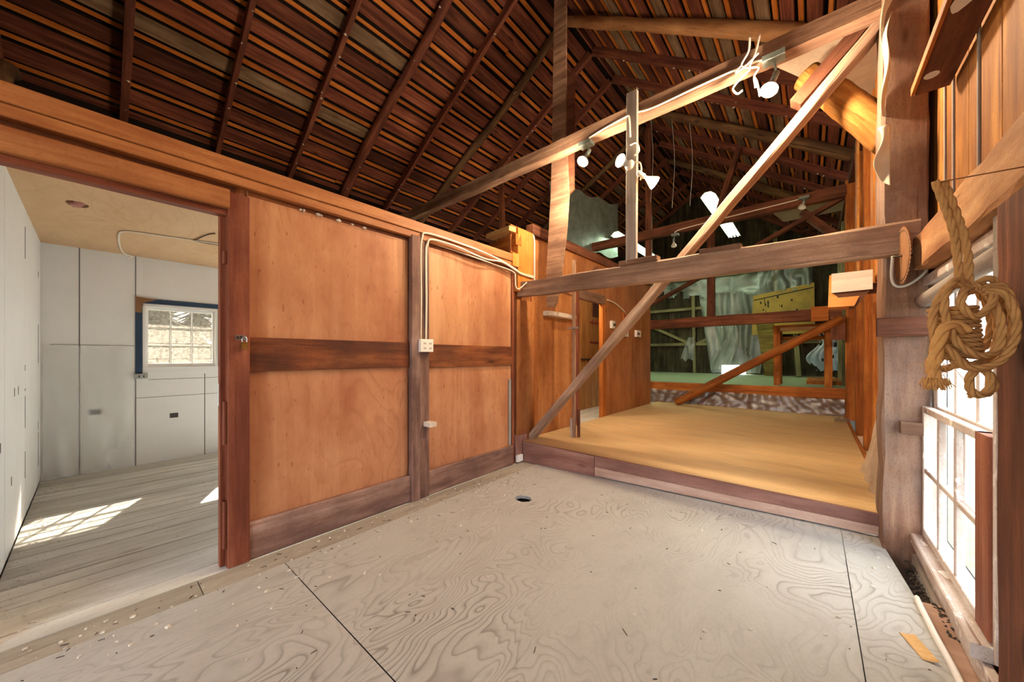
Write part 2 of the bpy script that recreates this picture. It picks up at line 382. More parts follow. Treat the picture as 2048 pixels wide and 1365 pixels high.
# ================================================================== STRUCTURE
# ---- main floor: plywood sheets on a dark subfloor
fl = struct(slab('floor', -2.85, .62, -3.2, 3.9, -.34, -.30, 'dark_void', bev=0))
def ply_sheet(x0, x1, y0, y1, z0=-.018, z1=0., mat='ply_floor', parent=None, hole=None, name='plywood_sheet'):
    if not hole:
        return poly(name, [(x0, y0, z0), (x1, y0, z0), (x1, y1, z0), (x0, y1, z0)], (0, 0, 1), z1-z0, mat, parent)
    hxx, hy, ra, rb = hole; bm = bmesh.new(); o = Vector(((x0+x1)/2, (y0+y1)/2, z1)); n = 28
    out = []; inn = []
    for i in range(n):
        a = 2*math.pi*i/n; c, s_ = math.cos(a), math.sin(a); k = 1+.12*nz(c*2, s_*2, 3)
        inn.append(bm.verts.new(Vector((hxx+ra*k*c, hy+rb*k*s_, z1))-o))
        tx = ((x1-hxx)/c if c > 1e-6 else (x0-hxx)/c if c < -1e-6 else 1e9); ty = ((y1-hy)/s_ if s_ > 1e-6 else (y0-hy)/s_ if s_ < -1e-6 else 1e9)
        t = min(tx, ty); out.append(bm.verts.new(Vector((hxx+t*c, hy+t*s_, z1))-o))
    cor = [bm.verts.new(Vector((x, y, z1))-o) for x, y in ((x0, y0), (x1, y0), (x1, y1), (x0, y1))]
    for i in range(n):
        j = (i+1) % n; a, b = out[i].co, out[j].co; f = [inn[i], out[i]]
        if abs(a.x-b.x) > 1e-6 and abs(a.y-b.y) > 1e-6:
            f.append(min(cor, key=lambda v: (v.co-(a+b)/2).length))
        f += [out[j], inn[j]]; bm.faces.new(f)
    low = [bm.verts.new(v.co-Vector((0, 0, .03))) for v in inn]
    for i in range(n): bm.faces.new([inn[i], inn[(i+1) % n], low[(i+1) % n], low[i]])
    me = bpy.data.meshes.new(name); bm.to_mesh(me); bm.free()
    return link(name, me, mat, parent, Matrix.Translation(o))
ply_sheet(-2.60, .165, .805, 3.76, parent=fl, hole=(-2.07, 2.61, .085, .07))
ply_sheet(-2.60, .165, -1.64, .80, parent=fl); ply_sheet(-2.60, .165, -3.2, -1.645, parent=fl)
poly('plywood_sheet', [(.17, -3.2, -.018), (.46, -3.2, -.018), (.46, 2.3, -.018), (.435, 2.93, -.018), (.37, 3.76, -.018), (.17, 3.76, -.018)], (0, 0, 1), .018, 'ply_floor', fl)
# planks along the foot of the partition
for y0, y1 in ((-3.2, .4), (.405, 3.55)): slab('plank', -2.80, -2.605, y0, y1, -.03, -.002, 'dusty_plank', fl, 'y')
fb = log('hole_rubble', [(-2.13, 2.58, -.2), (-2.07, 2.62, -.17), (-2.0, 2.63, -.21)], .05, .04, 'dark_debris', fl, .5)
# ---- side room floor planks
fs_ = struct(slab('floor', -6.42, -2.80, -.42, 3.45, -.14, -.10, 'dark_void', bev=0))
xs = -2.805; i = 0
while xs > -6.28:
    wd = R.uniform(.135, .165); x0 = max(-6.29, xs-wd)
    ys = [-.36, R.uniform(1., 2.2), 3.4] if i % 3 else [-.36, 3.4]
    for a, b in zip(ys, ys[1:]): slab('plank', x0+.0045, xs-.0045, a+.002, b-.002, -.03, R.uniform(-.004, .001), 'floor_plank', fs_, 'y', .002)
    xs = x0; i += 1

# ---- partition wall on the left (X = -2.8)
PX = -2.8
wl = struct(slab('wall_left', PX-.10, PX-.062, .60, 3.40, 0, 2.56, 'ply_wall', grain='z'))
slab('plywood_panel', PX-.062, PX-.05, .66, 1.88, .24, 2.43, 'ply_wall', wl, 'z')
slab('plywood_panel', PX-.062, PX-.05, 2.09, 3.345, .23, 2.46, 'ply_wall', wl, 'z')
slab('door_post', PX-.09, PX, .548, .663, 0, 2.37, 'trim_red', wl, 'z', .004)
slab('door_stop', PX-.11, PX-.06, .52, .55, 0, 2.26, 'trim_red', wl, 'z')
for z0, z1 in ((1.92, 2.0), (.78, 1.05), (.12, .42)): slab('hinge_plate', PX-.075, PX-.02, .530, .549, z0, z1, 'trim_red', wl, 'z', .004)
beam('stud', (PX-.02, 1.93, 0), (PX-.02, 1.93, 2.45), .06, .09, 'trim_worn', wl, (0, 1, 0), 12, .003)
beam('stud', (PX-.035, 2.03, 0), (PX-.035, 2.03, 2.45), .055, .115, 'trim_worn', wl, (0, 1, 0), 12, .003)
slab('mid_rail', PX-.05, PX-.028, .664, 1.878, 1.235, 1.462, 'rail_worn', wl, 'y', .003)
slab('mid_rail', PX-.05, PX-.028, 2.092, 3.345, 1.225, 1.452, 'rail_worn', wl, 'y', .003)
slab('baseboard', PX-.05, PX-.012, .664, 1.885, 0, .243, 'trim_worn', wl, 'y', .006)
slab('baseboard', PX-.05, PX-.012, 2.09, 3.345, 0, .233, 'trim_worn', wl, 'y', .006)
slab('plate_upper', PX-.10, PX+.012, -3.2, 3.43, 2.492, 2.585, 'trim_wood', wl, 'y', .004)
slab('plate_lower', PX-.10, PX, -3.2, 3.40, 2.43, 2.490, 'trim_wood', wl, 'y', .004)
slab('fill_board', PX-.10, PX-.05, -.36, .60, 2.36, 2.43, 'rail_worn', wl, 'y')
slab('fill_board', PX-.10, PX-.045, .664, 3.345, 2.40, 2.44, 'rail_worn', wl, 'y')
slab('door_header', PX-.10, PX+.03, -.36, .553, 2.262, 2.378, 'trim_wood', wl, 'y', .006)
slab('header_lip', PX-.08, PX-.01, -.36, .553, 2.225, 2.262, 'trim_red', wl, 'y', .003)
slab('plywood_panel', PX-.10, PX-.05, -3.2, -.36, 0, 2.43, 'ply_wall', wl, 'z')
slab('corner_batten', PX-.05, PX-.03, 3.345, 3.385, .0, 2.43, 'trim_red', wl, 'z')
slab('metal_angle', PX-.045, PX-.026, 3.292, 3.325, .25, 1.05, 'galv', wl, 'z')
slab('bounce_panel', PX-.112, PX-.10, .56, 3.40, 0, 2.55, 'white_board', wl, 'z')  # unseen white face, added to bounce light around the side room
# ---- taller plywood wall beside the platform
QX = -2.87
wq = struct(slab('wall_left', QX-.07, QX-.03, 3.40, 4.90, 0, 3.0, 'ply_wall_far', grain='z'))
slab('corner_plank', QX-.03, QX+.045, 3.44, 3.80, .26, 2.05, 'ply_wall_far', wq, 'z', .004)
slab('corner_plank', QX-.03, QX+.05, 3.45, 3.76, 2.16, 2.955, 'ply_orange_plank', wq, 'z', .003)
slab('corner_block', QX-.01, QX+.06, 3.40, 3.62, .0, .34, 'fascia', wq, 'z')
slab('plywood_panel', QX-.03, QX, 3.80, 4.46, .22, 2.90, 'ply_wall_far', wq, 'z')
slab('plywood_panel', QX-.03, QX-.004, 4.463, 4.90, .22, 3.02, 'ply_wall_far', wq, 'z')
slab('cap_rail', QX-.08, QX+.03, 3.78, 8.36, 2.96, 3.10, 'timber_dark', wq, 'y', .004)
slab('corner_stick', QX, QX+.03, 3.80, 3.835, .25, 2.05, 'timber_orange', wq, 'z')
slab('door_jamb', QX-.06, QX+.012, 5.88, 6.02, .22, 2.30, 'timber_orange', wq, 'z', .003)
slab('door_head', QX-.05, QX+.02, 4.90, 5.98, 2.26, 2.42, 'timber', wq, 'y', .003)
slab('plywood_panel', QX-.03, QX, 4.90, 6.02, 2.42, 2.96, 'ply_wall_far', wq, 'z')
slab('plywood_panel', QX-.03, QX, 6.02, 7.24, .22, 2.96, 'ply_wall_far', wq, 'z')
slab('plywood_panel', QX-.03, QX, 7.243, 8.36, .22, 2.96, 'ply_wall_far', wq, 'z')
# back room behind that opening
wi = struct(slab('wall_inner', -3.76, -3.72, 4.6, 8.4, 0, 2.9, 'ply_wall_far', grain='z'))
for k in range(14):
    y0 = 5.6+k*.15; slab('door_plank', -3.72, -3.70, y0+.003, y0+.147, .2, 2.75, 'door_board', wi, 'z')
slab('wall_inner_floor', -7.3, -2.87, 3.4, 8.97, .10, .2, 'floor_plank', wi, 'y')
slab('dark_opening', -3.70, -3.69, 7.1, 7.45, 2.2, 2.7, 'timber_dark', wi, 'z')
for z in (2.05, 1.62): slab('strap_hinge', -3.70, -3.69, 7.0, 7.45, z, z+.04, 'red_hinge', wi, 'y')
for y in (7.08, 7.25, 7.4): slab('strap_hinge', -3.70, -3.688, y, y+.03, 2.0, 2.13, 'red_hinge', wi, 'z')
slab('latch_bar', -3.70, -3.688, 6.6, 7.2, 1.25, 1.275, 'dark_metal', wi, 'y')

# ---- side room: window wall, white cross wall, plywood ceiling
SX = -6.3
wf = struct(slab('wall_far', SX-.12, SX, -.42, .40, -.15, 2.58, 'white_paint', grain='z', bev=0))
for (y0, y1, z0, z1) in ((.40, 1.12, -.15, 1.17), (.40, 1.12, 1.97, 2.56), (1.12, 1.62, -.15, 2.56), (1.62, 3.28, -.15, .46), (1.62, 3.28, 2.36, 2.56), (3.28, 3.4, -.15, 2.56)):
    slab('wall_panel', SX-.12, SX, y0, y1, z0, z1, 'white_paint', wf, 'z', 0)
for y in (-.10, .335, .98): slab('panel_seam', SX, SX+.003, y, y+.008, 0, 2.56 if y < .5 else 1.1, 'seam_dark', wf, 'z', 0)
for z, y0, y1 in ((1.46, -.3, .33), (.82, .34, 1.7), (1.04, .45, 1.7)): slab('panel_seam', SX, SX+.002, y0, y1, z, z+.005, 'seam_dark', wf, 'y', 0)
slab('patch', SX, SX+.004, -.02, .06, .66, .72, 'dark_patch', wf, 'y', 0); slab('patch', SX, SX+.004, .64, .72, .54, .60, 'dark_patch', wf, 'y', 0)
def poly_fn(u, v):
    y = -.34+u*.66; z = .02+v*1.42
    d = .07+.03*nz(u*3, v*3, 1)+.02*math.sin(u*14+v*5+2*nz(u*4, v*4, 9))*(1-v)
    return (SX+d, y, z)
tag(sheet('plastic_sheet', poly_fn, 36, 40, 'poly_wall', origin=(SX, -.34, 0)), 'clear plastic film hung over the white wall left of the small window', 'plastic sheet')
wc = struct(slab('wall_side', -6.42, -2.92, -.42, -.375, -.15, 2.60, 'white_board', grain='x', bev=0))
for x0, x1 in ((-3.9, -2.92), (-4.95, -3.905), (-6.05, -4.955), (-6.29, -6.053)): slab('white_panel', x0, x1-.004, -.375, -.36, .02, 2.56, 'white_board', wc, 'z', .002)
for x in (-4.955, -6.05):
    for k in range(7):
        z = R.uniform(.2, 2.4); slab('chipped_edge', x-.012*R.random()-.002, x+.006, -.36, -.3585, z, z+R.uniform(.015, .3), 'dark_patch', wc, 'z', 0)
for x, z in ((-4.35, 1.05), (-4.55, 1.05), (-3.75, .75), (-4.2, .45), (-3.6, 1.6)): slab('scuff', x, x+.02, -.36, -.3585, z, z+.06, 'seam_dark', wc, 'z', 0)
sc = struct(ply_sheet(-6.3, -2.9, -.36, 1.24, 2.53, 2.555, 'ply_ceiling', None, (-4.50, -.08, .085, .06), 'ceiling'))
for v in sc.data.vertices: v.co.z *= -1          # the lip of the hole points up into the loft
ply_sheet(-6.3, -2.9, 1.243, 3.4, 2.555, 2.58, 'ply_ceiling', sc)
struct(slab('wall_end', -6.42, -2.9, 3.40, 3.44, -.15, 2.6, 'white_board', grain='x', bev=0))
lf = struct(slab('ceiling', -7.35, -2.98, -3.2, 3.4, 2.587, 2.605, 'dark_void', bev=0))

def sash_window(root, X, y0, y1, z0, z1, cols, rows, frame_w, bar, mat, pane, t=.04, pane_t=.006):
    """stiles, rails, glazing bars and one pane per light, all children of root; X is the room face"""
    slab('stile', X, X+t, y0, y0+frame_w, z0, z1, mat, root, 'z', .004); slab('stile', X, X+t, y1-frame_w, y1, z0, z1, mat, root, 'z', .004)
    slab('rail', X, X+t, y0+frame_w, y1-frame_w, z0, z0+frame_w, mat, root, 'y', .004); slab('rail', X, X+t, y0+frame_w, y1-frame_w, z1-frame_w*.8, z1, mat, root, 'y', .004)
    a0, a1, b0, b1 = y0+frame_w, y1-frame_w, z0+frame_w, z1-frame_w*.8
    for i in range(1, cols): y = a0+(a1-a0)*i/cols; slab('glazing_bar', X+.004, X+t-.004, y-bar/2, y+bar/2, b0, b1, mat, root, 'z', .004)
    for j in range(1, rows): z = b0+(b1-b0)*j/rows; slab('glazing_bar', X+.006, X+t-.006, a0, a1, z-bar/2, z+bar/2, mat, root, 'y', .004)
    for i in range(cols):
        for j in range(rows):
            ya, yb = a0+(a1-a0)*i/cols+bar/2, a0+(a1-a0)*(i+1)/cols-bar/2; za, zb = b0+(b1-b0)*j/rows+bar/2, b0+(b1-b0)*(j+1)/rows-bar/2
            slab('pane', X+t*.5-pane_t/2, X+t*.5+pane_t/2, ya-.004, yb+.004, za-.004, zb+.004, pane, root, 'y', 0)
w2 = struct(slab('window_2', SX-.12, SX+.012, 1.62, 3.28, .44, .49, 'white_paint', None, 'y', .004))  # second window, out of view, enlarged to let more light into the side room
sash_window(w2, SX-.09, 1.63, 2.45, .49, 2.33, 3, 4, .04, .012, 'white_board', 'pane_clear', .05); sash_window(w2, SX-.09, 2.45, 3.27, .49, 2.33, 3, 4, .04, .012, 'white_board', 'pane_clear', .05)
slab('head_lining', SX-.12, SX+.005, 1.62, 3.28, 2.33, 2.365, 'white_board', w2, 'y')
for k, (yc, yd) in enumerate(((.40, 1.12),)):
    wr = struct(slab('window_1', SX-.12, SX+.012, yc, yd, 1.15, 1.20, 'white_paint', None, 'y', .004), 'small nine-pane window in the white wall')
    sash_window(wr, SX-.09, yc+.01, yd-.01, 1.20, 1.95, 3, 3, .04, .011, 'white_board', 'pane_dirty', .05)
    slab('head_lining', SX-.12, SX+.005, yc, yd, 1.95, 1.985, 'white_board', wr, 'y'); slab('side_lining', SX-.12, SX+.005, yc-.002, yc+.025, 1.2, 1.95, 'white_board', wr, 'z'); slab('side_lining', SX-.12, SX+.005, yd-.025, yd+.002, 1.2, 1.95, 'white_board', wr, 'z')
    slab('curtain_band', SX+.001, SX+.012, yc-.065, yc-.005, 1.12, 2.0, 'navy', wr, 'z'); slab('curtain_band', SX+.001, SX+.012, yd+.005, yd+.055, 1.2, 2.02, 'navy', wr, 'z'); slab('curtain_band', SX+.001, SX+.012, yc-.065, yd+.055, 1.99, 2.05, 'navy', wr, 'y')
    for j in range(3): beam('muntin_patina', (SX-.065, yc+.05, 1.3+.2*j), (SX-.065, yd-.05, 1.3+.2*j), .004, .004, 'cable_brown', wr)

# ---- roof: two slopes of spaced sheathing boards with battens showing in the gaps
RZ, RXX = 7.05, -3.2
def slope(name, sgn, m, length, pitch, rnd):
    a = math.atan(m); d = Vector((sgn*math.cos(a), 0, -math.sin(a))); n = Vector((sgn*math.sin(a), 0, math.cos(a))); O = Vector((RXX, 0, RZ))
    P = lambda s, y, h: O+d*s+n*h+Vector((0, y, 0))
    y0, y1 = -3.2, 14.1
    root = struct(beam(name, P(-.15, (y0+y1)/2, .23), P(length, (y0+y1)/2, .23), y1-y0, .02, 'roof_skin', None, n, bev=0))
    s = .04; k = 0
    while s < length-.05:
        bw = pitch*.56*rnd.uniform(.92, 1.06); cuts = [y0]; y = y0+rnd.uniform(1.5, 4)
        while y < y1-1.5: cuts.append(RAFT[min(range(len(RAFT)), key=lambda q: abs(RAFT[q]-y))]); y += rnd.uniform(3.2, 5.2)
        cuts = sorted(set(cuts+[y1]))
        for c0, c1 in zip(cuts, cuts[1:]):
            tilt = rnd.uniform(-.012, .012); pale = rnd.random() < .13
            beam('roof_board', P(s+bw/2+tilt, c0+.004, .145), P(s+bw/2-tilt, c1-.004, .145), bw, .022, 'roof_board_pale' if pale else 'roof_board', root, n, bev=.002)
        bt = pitch*.17*rnd.uniform(.8, 1.2); sb = s+pitch*.78; tl = rnd.uniform(-.012, .012)
        cuts = [y0, rnd.uniform(2, 5), rnd.uniform(7.5, 10), y1]
        for c0, c1 in zip(cuts, cuts[1:]):
            if sb+bt < length: beam('roof_batten', P(sb+tl, c0+.004, .152), P(sb-tl, c1-.004, .152), bt, .02, 'roof_batten', root, n, bev=.002)
        s += pitch; k += 1
    return root, P, n
RAFT = [-2.7, -1.7, -.7, .28, 1.30, 2.34, 3.32, 4.25, 5.22, 6.13, 7.02, 8.0, 8.98, 9.95, 10.9, 11.9, 12.9, 13.9]
rl, PL, nl = slope('ceiling', -1, .60, 5.05, .332, random.Random(3))
rr, PR, nr = slope('ceiling', 1, .68, 4.75, .283, random.Random(4))
for i, y in enumerate(RAFT):
    if i in (6, 8, 12):
        log('rafter', [PL(0, y, .06), PL(1.5, y+.05, .05), PL(3.2, y-.02, .06), PL(4.9, y, .07)], .062, .082, 'rafter_log' if i != 6 else 'rafter', rl, .2)
    else: beam('rafter', PL(0, y, .068), PL(4.9, y, .068), .062 if i % 3 else .08, .13, 'rafter', rl, nl, 10, .005)
    if i in (8, 11, 14):
        log('rafter', [PR(0, y, .0), PR(1.4, y+.04, .05), PR(2.8, y-.03, .03), PR(4.45, y, .06)], .075, .10, 'rafter_log' if i != 8 else 'hewn_pale', rr, .22)
    else: beam('rafter', PR(0, y, .068), PR(4.5, y, .068), .08, .13, 'rafter', rr, nr, 10, .007)
beam('ridge_board', (RXX, -3.3, RZ+.20), (RXX, 14.2, RZ+.20), .03, .16, 'rafter', rl)
poly('ridge_cap', [(RXX-.4, -3.4, RZ+.10), (RXX, -3.4, RZ+.34), (RXX+.4, -3.4, RZ+.07), (RXX+.4, -3.4, RZ+.12), (RXX, -3.4, RZ+.40), (RXX-.4, -3.4, RZ+.15)], (0, 1, 0), 17.7, 'roof_skin', rl)

# ---- right wall (X = .62): vertical planks, with the sash window near the camera
WX = .62
wr_ = struct(slab('wall_right', WX+.03, WX+.06, -3.2, 2.42, -.35, 4.62, 'roof_skin', grain='z', bev=0))
for (y0, y1, z0, z1) in ((2.42, 3.64, -.35, .12), (2.42, 3.64, 1.83, 4.62), (3.64, 14.1, -.35, 4.62)): slab('wall_backing', WX+.03, WX+.06, y0, y1, z0, z1, 'roof_skin', wr_, 'z', 0)
y = -3.2; q = random.Random(11)
while y < 13.9:
    wd = q.uniform(.16, .26); y1 = min(14., y+wd)
    z0, z1 = (-.3, 4.62)
    if y1 > 2.42 and y < 3.64: z0 = 1.95
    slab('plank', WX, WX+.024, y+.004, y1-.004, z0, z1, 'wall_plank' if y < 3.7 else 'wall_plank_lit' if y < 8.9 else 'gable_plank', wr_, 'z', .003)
    if q.random() < .45 and y > 2.: slab('cover_strip', WX-.010, WX, y1-.009, y1+.009, 1.95 if y < 3.7 else .3, 4.5, 'weathered' if y < 3.7 else 'timber_orange', wr_, 'z', .002)
    y = y1
slab('wall_plate', WX-.14, WX, -3.2, 14., 4.38, 4.55, 'timber_dark', wr_, 'y', .01)
for yy in (5.35, 6.3, 7.4): beam('stud', (WX-.06, yy, .15), (WX-.06, yy+.02, 4.4), .14, .12, 'timber_orange', wr_, (0, 1, 0), 14, .012, .01)
# waney-edged planks nailed over the studs
for k, (yy, wdt) in enumerate(((4.25, .2), (4.62, .26), (5.02, .2), (6.7, .22))):
    pts = []
    for i in range(13): pts.append((WX-.16, yy+.012*math.sin(i*1.7+k)+.01*nz(i*.6, k, 0), 2.05+i*.19))
    for i in range(12, -1, -1): pts.append((WX-.16, yy+wdt+(.05*math.exp(-((i-6)/1.3)**2) if k == 3 else 0)+.03*nz(i*.45, k, 5), 2.05+i*.19))
    poly('waney_plank', pts, (1, 0, 0), .025, 'ply_orange_plank', wr_)
for yy in (9.6, 11., 12.4): beam('stud', (WX-.06, yy, .6), (WX-.06, yy, 4.4), .12, .12, 'gable_timber', wr_, (0, 1, 0), 8, .01)

# ---- left outer wall behind the loft, gable walls
wo = struct(slab('wall_outer', -7.42, -7.36, -3.2, 14.1, 2.6, 4.72, 'roof_skin', grain='y', bev=0))
slab('wall_board', -7.42, -7.36, 3.4, 14.1, 0, 2.6, 'roof_skin', wo, 'y', 0)
wb = struct(poly('wall_back', [(-7.4, 14.12, 4.5), (.66, 14.12, 4.5), (.66, 14.12, 4.8), (RXX, 14.12, 7.42), (-7.4, 14.12, 4.9)], (0, 1, 0), .04, 'roof_skin'))
q = random.Random(5); x = -7.38
while x < .6:
    wd = q.uniform(.15, .24); x1 = min(.63, x+wd); zb = .55
    if -2.35 < (x+x1)/2 < -1.62: zb = 1.02
    zt = RZ+.1-(.6*(RXX-(x+x1)/2) if (x+x1)/2 < RXX else .68*((x+x1)/2-RXX))
    g_ = .0018 if x < -3.1 else -.001
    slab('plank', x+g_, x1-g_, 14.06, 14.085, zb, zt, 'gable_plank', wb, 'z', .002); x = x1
for z in (2.42, 1.75, 3.02, 4.1): beam('girt', (-6.5, 14.0, z), (-2.9 if z == 3.02 else .6, 14.0, z+.02), .09, .10, 'gable_timber', wb, (0, 0, 1), 8, .008)
beam('brace', (-4.7, 14.0, 2.42), (-3.3, 14.0, 1.74), .06, .1, 'gable_timber', wb); beam('brace', (-3.2, 14.0, 1.74), (-1.9, 14.0, 2.42), .06, .1, 'gable_timber', wb)
beam('stud', (-3.22, 13.92, .7), (-3.28, 13.92, 4.2), .09, .1, 'gable_timber', wb, (0, 1, 0), 8, .008); beam('stud', (-.9, 13.98, .7), (-.9, 13.98, 5.3), .1, .1, 'gable_timber', wb, (0, 1, 0), 8, .008)
wfr = struct(poly('wall_front', [(-7.4, -3.24, 2.65), (.66, -3.24, 2.65), (.66, -3.24, 4.6), (RXX, -3.24, 7.25), (-7.4, -3.24, 4.7)], (0, -1, 0), .05, 'wall_plank'))
slab('wall_board', -7.4, -2.2, -3.29, -3.24, -.05, 2.65, 'wall_plank', wfr, 'z', 0); slab('wall_board', .2, .66, -3.29, -3.24, -.05, 2.65, 'wall_plank', wfr, 'z', 0)

# ---- outside
gr = struct(slab('ground', -60, 60, -60, 60, -.75, -.6, 'ground_mat', bev=0))

# ================================================================== THINGS
# ---- low platform
pf = thing('platform', 'low plywood platform with a worn fascia step across the barn', 'platform', (-1.2, 3.6, 0))
def quad_slab(name, c, t, mat, parent):
    """four top corners, thickness t downwards"""
    c = [Vector(p) for p in c]; o = sum(c, Vector())/4
    vs = [p-o for p in c]+[p-o-Vector((0, 0, t)) for p in c]
    return link(name, mesh(vs, [(0, 1, 2, 3), (7, 6, 5, 4), (0, 4, 5, 1), (1, 5, 6, 2), (2, 6, 7, 3), (3, 7, 4, 0)]), mat, parent, Matrix.Translation(o))
fz = lambda x: .255-(x+2.8)*.026        # the old platform sags towards the right
FL, FR = Vector((-2.80, 3.52, 0)), Vector((.40, 3.74, 0)); fd = FR-FL
bz = lambda x: .235-(x+2.8)*.004
def pt(t, y): # point on deck
    x = -2.86+t*3.32; yf = 3.55+t*.2; k = (y-yf)/(8.95-yf); return (x, y, fz(x)*(1-k)+bz(x)*k)
ys = [None, 5.0, 6.25, 7.5, 8.95]
for a, b in zip(ys, ys[1:]):
    c = [pt(0, a) if a else pt(0, 3.55), pt(1, a) if a else pt(1, 3.75), pt(1, b), pt(0, b)]
    c[0] = (c[0][0], c[0][1]+.002, c[0][2]); quad_slab('deck_sheet', c, .02, 'ply_platform', pf)
def fascia(t0, t1, z0, z1, off, mat, name='fascia_board'):
    a, b = FL+fd*t0, FL+fd*t1; vs = []
    for p, zz0, zz1 in ((a, z0(a.x), z1(a.x)), (b, z0(b.x), z1(b.x))):
        n = Vector((fd.y, -fd.x, 0)).normalized()
        for q, z in ((p+n*off, zz0), (p+n*off, zz1), (p+n*(off-.03), zz1), (p+n*(off-.03), zz0)): vs.append(Vector((q.x, q.y, z)))
    M, L = frame(a+Vector((0, 0, .1)), b+Vector((0, 0, .1))); Mi = M.inverted()
    fs = [(0, 1, 2, 3), (7, 6, 5, 4), (0, 4, 5, 1), (1, 5, 6, 2), (2, 6, 7, 3), (3, 7, 4, 0)]
    me = mesh([Mi @ v for v in vs], [f[::-1] for f in fs]); return link(name, me, mat, pf, M)
fascia(0, .298, lambda x: .004, lambda x: fz(x)-.003, .0, 'fascia')
fascia(.30, 1., lambda x: fz(x)*.48, lambda x: fz(x)-.003, .0, 'fascia'); fascia(.30, 1., lambda x: .012, lambda x: fz(x)*.48-.003, -.002, 'fascia_pale')
fascia(0, 1., lambda x: fz(x)-.002, lambda x: fz(x)+.004, .012, 'fascia', 'edge_strip')
slab('joist', -2.8, .4, 3.85, 3.95, .02, .14, 'timber_dark', pf, 'x')
beam('side_trim', (.455, 3.9, fz(.4)+.01), (.455, 8.8, bz(.4)+.01), .03, .05, 'timber_orange', pf)

# ---- first bent: post, ties, braces
tag(beam('post', (.475, 3.70, -.31), (.485, 3.70, 4.40), .215, .30, 'post_old', None, (0, 1, 0), 34, .014, .012), 'massive old reddish-brown post standing at the right end of the low platform step', 'post')
tag(beam('tie_beam', (-2.88, 3.55, 2.185), (.53, 3.485, 2.115), .11, .185, 'timber_pale', None, (0, 0, 1), 24, .012, .01, taper=1.12), 'worn grey-brown lower tie beam spanning the near frame above the platform step', 'beam')
tag(beam('tie_beam', (-5.75, 3.65, 3.82), (.40, 3.65, 3.855), .13, .155, 'timber', None, (0, 0, 1), 30, .01, .008), 'long upper tie beam of the near frame carrying the lit flood lamps', 'beam')
tag(beam('diagonal_brace', (-2.83, 3.76, .27), (.40, 3.76, 3.80), .07, .155, 'timber_pale', None, (0, 1, 0), 30, .012, .008, bow=.0), 'long diagonal brace rising from the platform corner to the top of the near post', 'beam')
tag(beam('short_brace', (-.11, 3.85, 3.46), (.40, 3.85, 3.98), .10, .12, 'timber_dark', None, (0, 1, 0), 8, .006), 'short dark diagonal brace under the pale ceiling panel by the near post', 'beam')
tag(log('knee_brace', [(-.04, 3.98, 3.75), (.10, 3.97, 3.56), (.28, 3.95, 3.28), (.46, 3.92, 2.98)], .105, .12, 'bark_log', None, .06, 22, 12), 'thick bark-covered knee brace lit golden beside the near post', 'beam')
tag(poly('ceiling_panel', [(-.28, 4.02, 4.0), (.60, 4.02, 4.0), (.60, 5.2, 4.0), (.45, 5.12, 4.0), (-.1, 4.35, 4.0)], (0, 0, 1), .02, 'ply_pale'), 'pale plywood panel lying overhead between tie beam and near post', 'panel')
# hanging board with its sister board
hb = thing('hanging_board', 'tall rough-sawn board hanging from the roof behind the tie beams', 'board', (-2.4, 3.82, 1.95))
pts = [(-2.50, 6.55), (-2.335, 6.45), (-2.345, 4.1), (-2.30, 3.35), (-2.335, 2.9), (-2.42, 2.25), (-2.48, 2.02), (-2.52, 1.96), (-2.62, 1.97), (-2.65, 2.25), (-2.60, 2.9), (-2.565, 3.4), (-2.545, 4.1)]
poly('board', [(x, 3.80, z) for x, z in pts], (0, 1, 0), .03, 'timber', hb)
poly('sister_board', [(x, 3.83, z) for x, z in ((-2.36, 4.80), (-2.24, 4.86), (-2.25, 3.4), (-2.40, 3.3))], (0, 1, 0), .03, 'timber_dark', hb)
ws = tag(beam('upright_stick', (-1.375, 3.47, 2.27), (-1.366, 3.47, 3.96), .105, .05, 'white_stick', None, (0, 1, 0), 4, .002), 'whitewashed upright board between the two near tie beams carrying lamps', 'board')
tag(beam('wood_block', (-1.50, 3.50, 2.275), (-1.12, 3.48, 2.27), .1, .045, 'timber', None), 'short timber offcut under the whitewashed upright on the lower tie beam', 'wood block')
tag(beam('wood_block', (-.76, 3.5, 2.255), (-.45, 3.49, 2.25), .11, .04, 'timber', None, (0, 0, 1), 4, .004), 'flat timber offcut on the lower tie beam right of the diagonal brace', 'wood block')
tag(poly('wood_chip', [(-1.86, 3.53, 2.262), (-1.80, 3.53, 2.31), (-1.78, 3.53, 2.31), (-1.66, 3.53, 2.255)], (0, 1, 0), .05, 'timber_dark'), 'small tilted wood chip lying near the left end of lower tie beam', 'wood block')
tag(slab('wood_stub', QX, QX+.10, 4.06, 4.80, 1.90, 1.965, 'pale_board', None, 'y', .006), 'white-painted wooden cleat fixed on the tall plywood wall', 'cleat')
# thin uprights at the doorway in the plywood wall
tag(slab('door_strip', -2.86, -2.80, 4.905, 4.945, .24, 2.55, 'timber_red' if 'timber_red' in MT else 'trim_red', None, 'z'), 'dark red jamb strip at the edge of tall plywood wall', 'board')
ds = thing('door_leaf', 'thin pale door leaf standing edge-on in the inner doorway', 'door', (-2.40, 4.2, .24))
beam('leaf', (-2.44, 4.17, .24), (-2.44, 4.17, 2.62), .035, .05, 'timber', ds, (0, 1, 0), 8, .004); beam('edge', (-2.40, 4.22, .24), (-2.40, 4.22, .62), .02, .06, 'timber_dark', ds, (0, 1, 0))
beam('foot_tip', (-2.475, 4.16, .24), (-2.475, 4.16, .5), .03, .02, 'white_stick', ds, (0, 1, 0)); slab('latch', -2.53, -2.36, 4.14, 4.16, 1.70, 1.725, 'steel', ds, 'x')
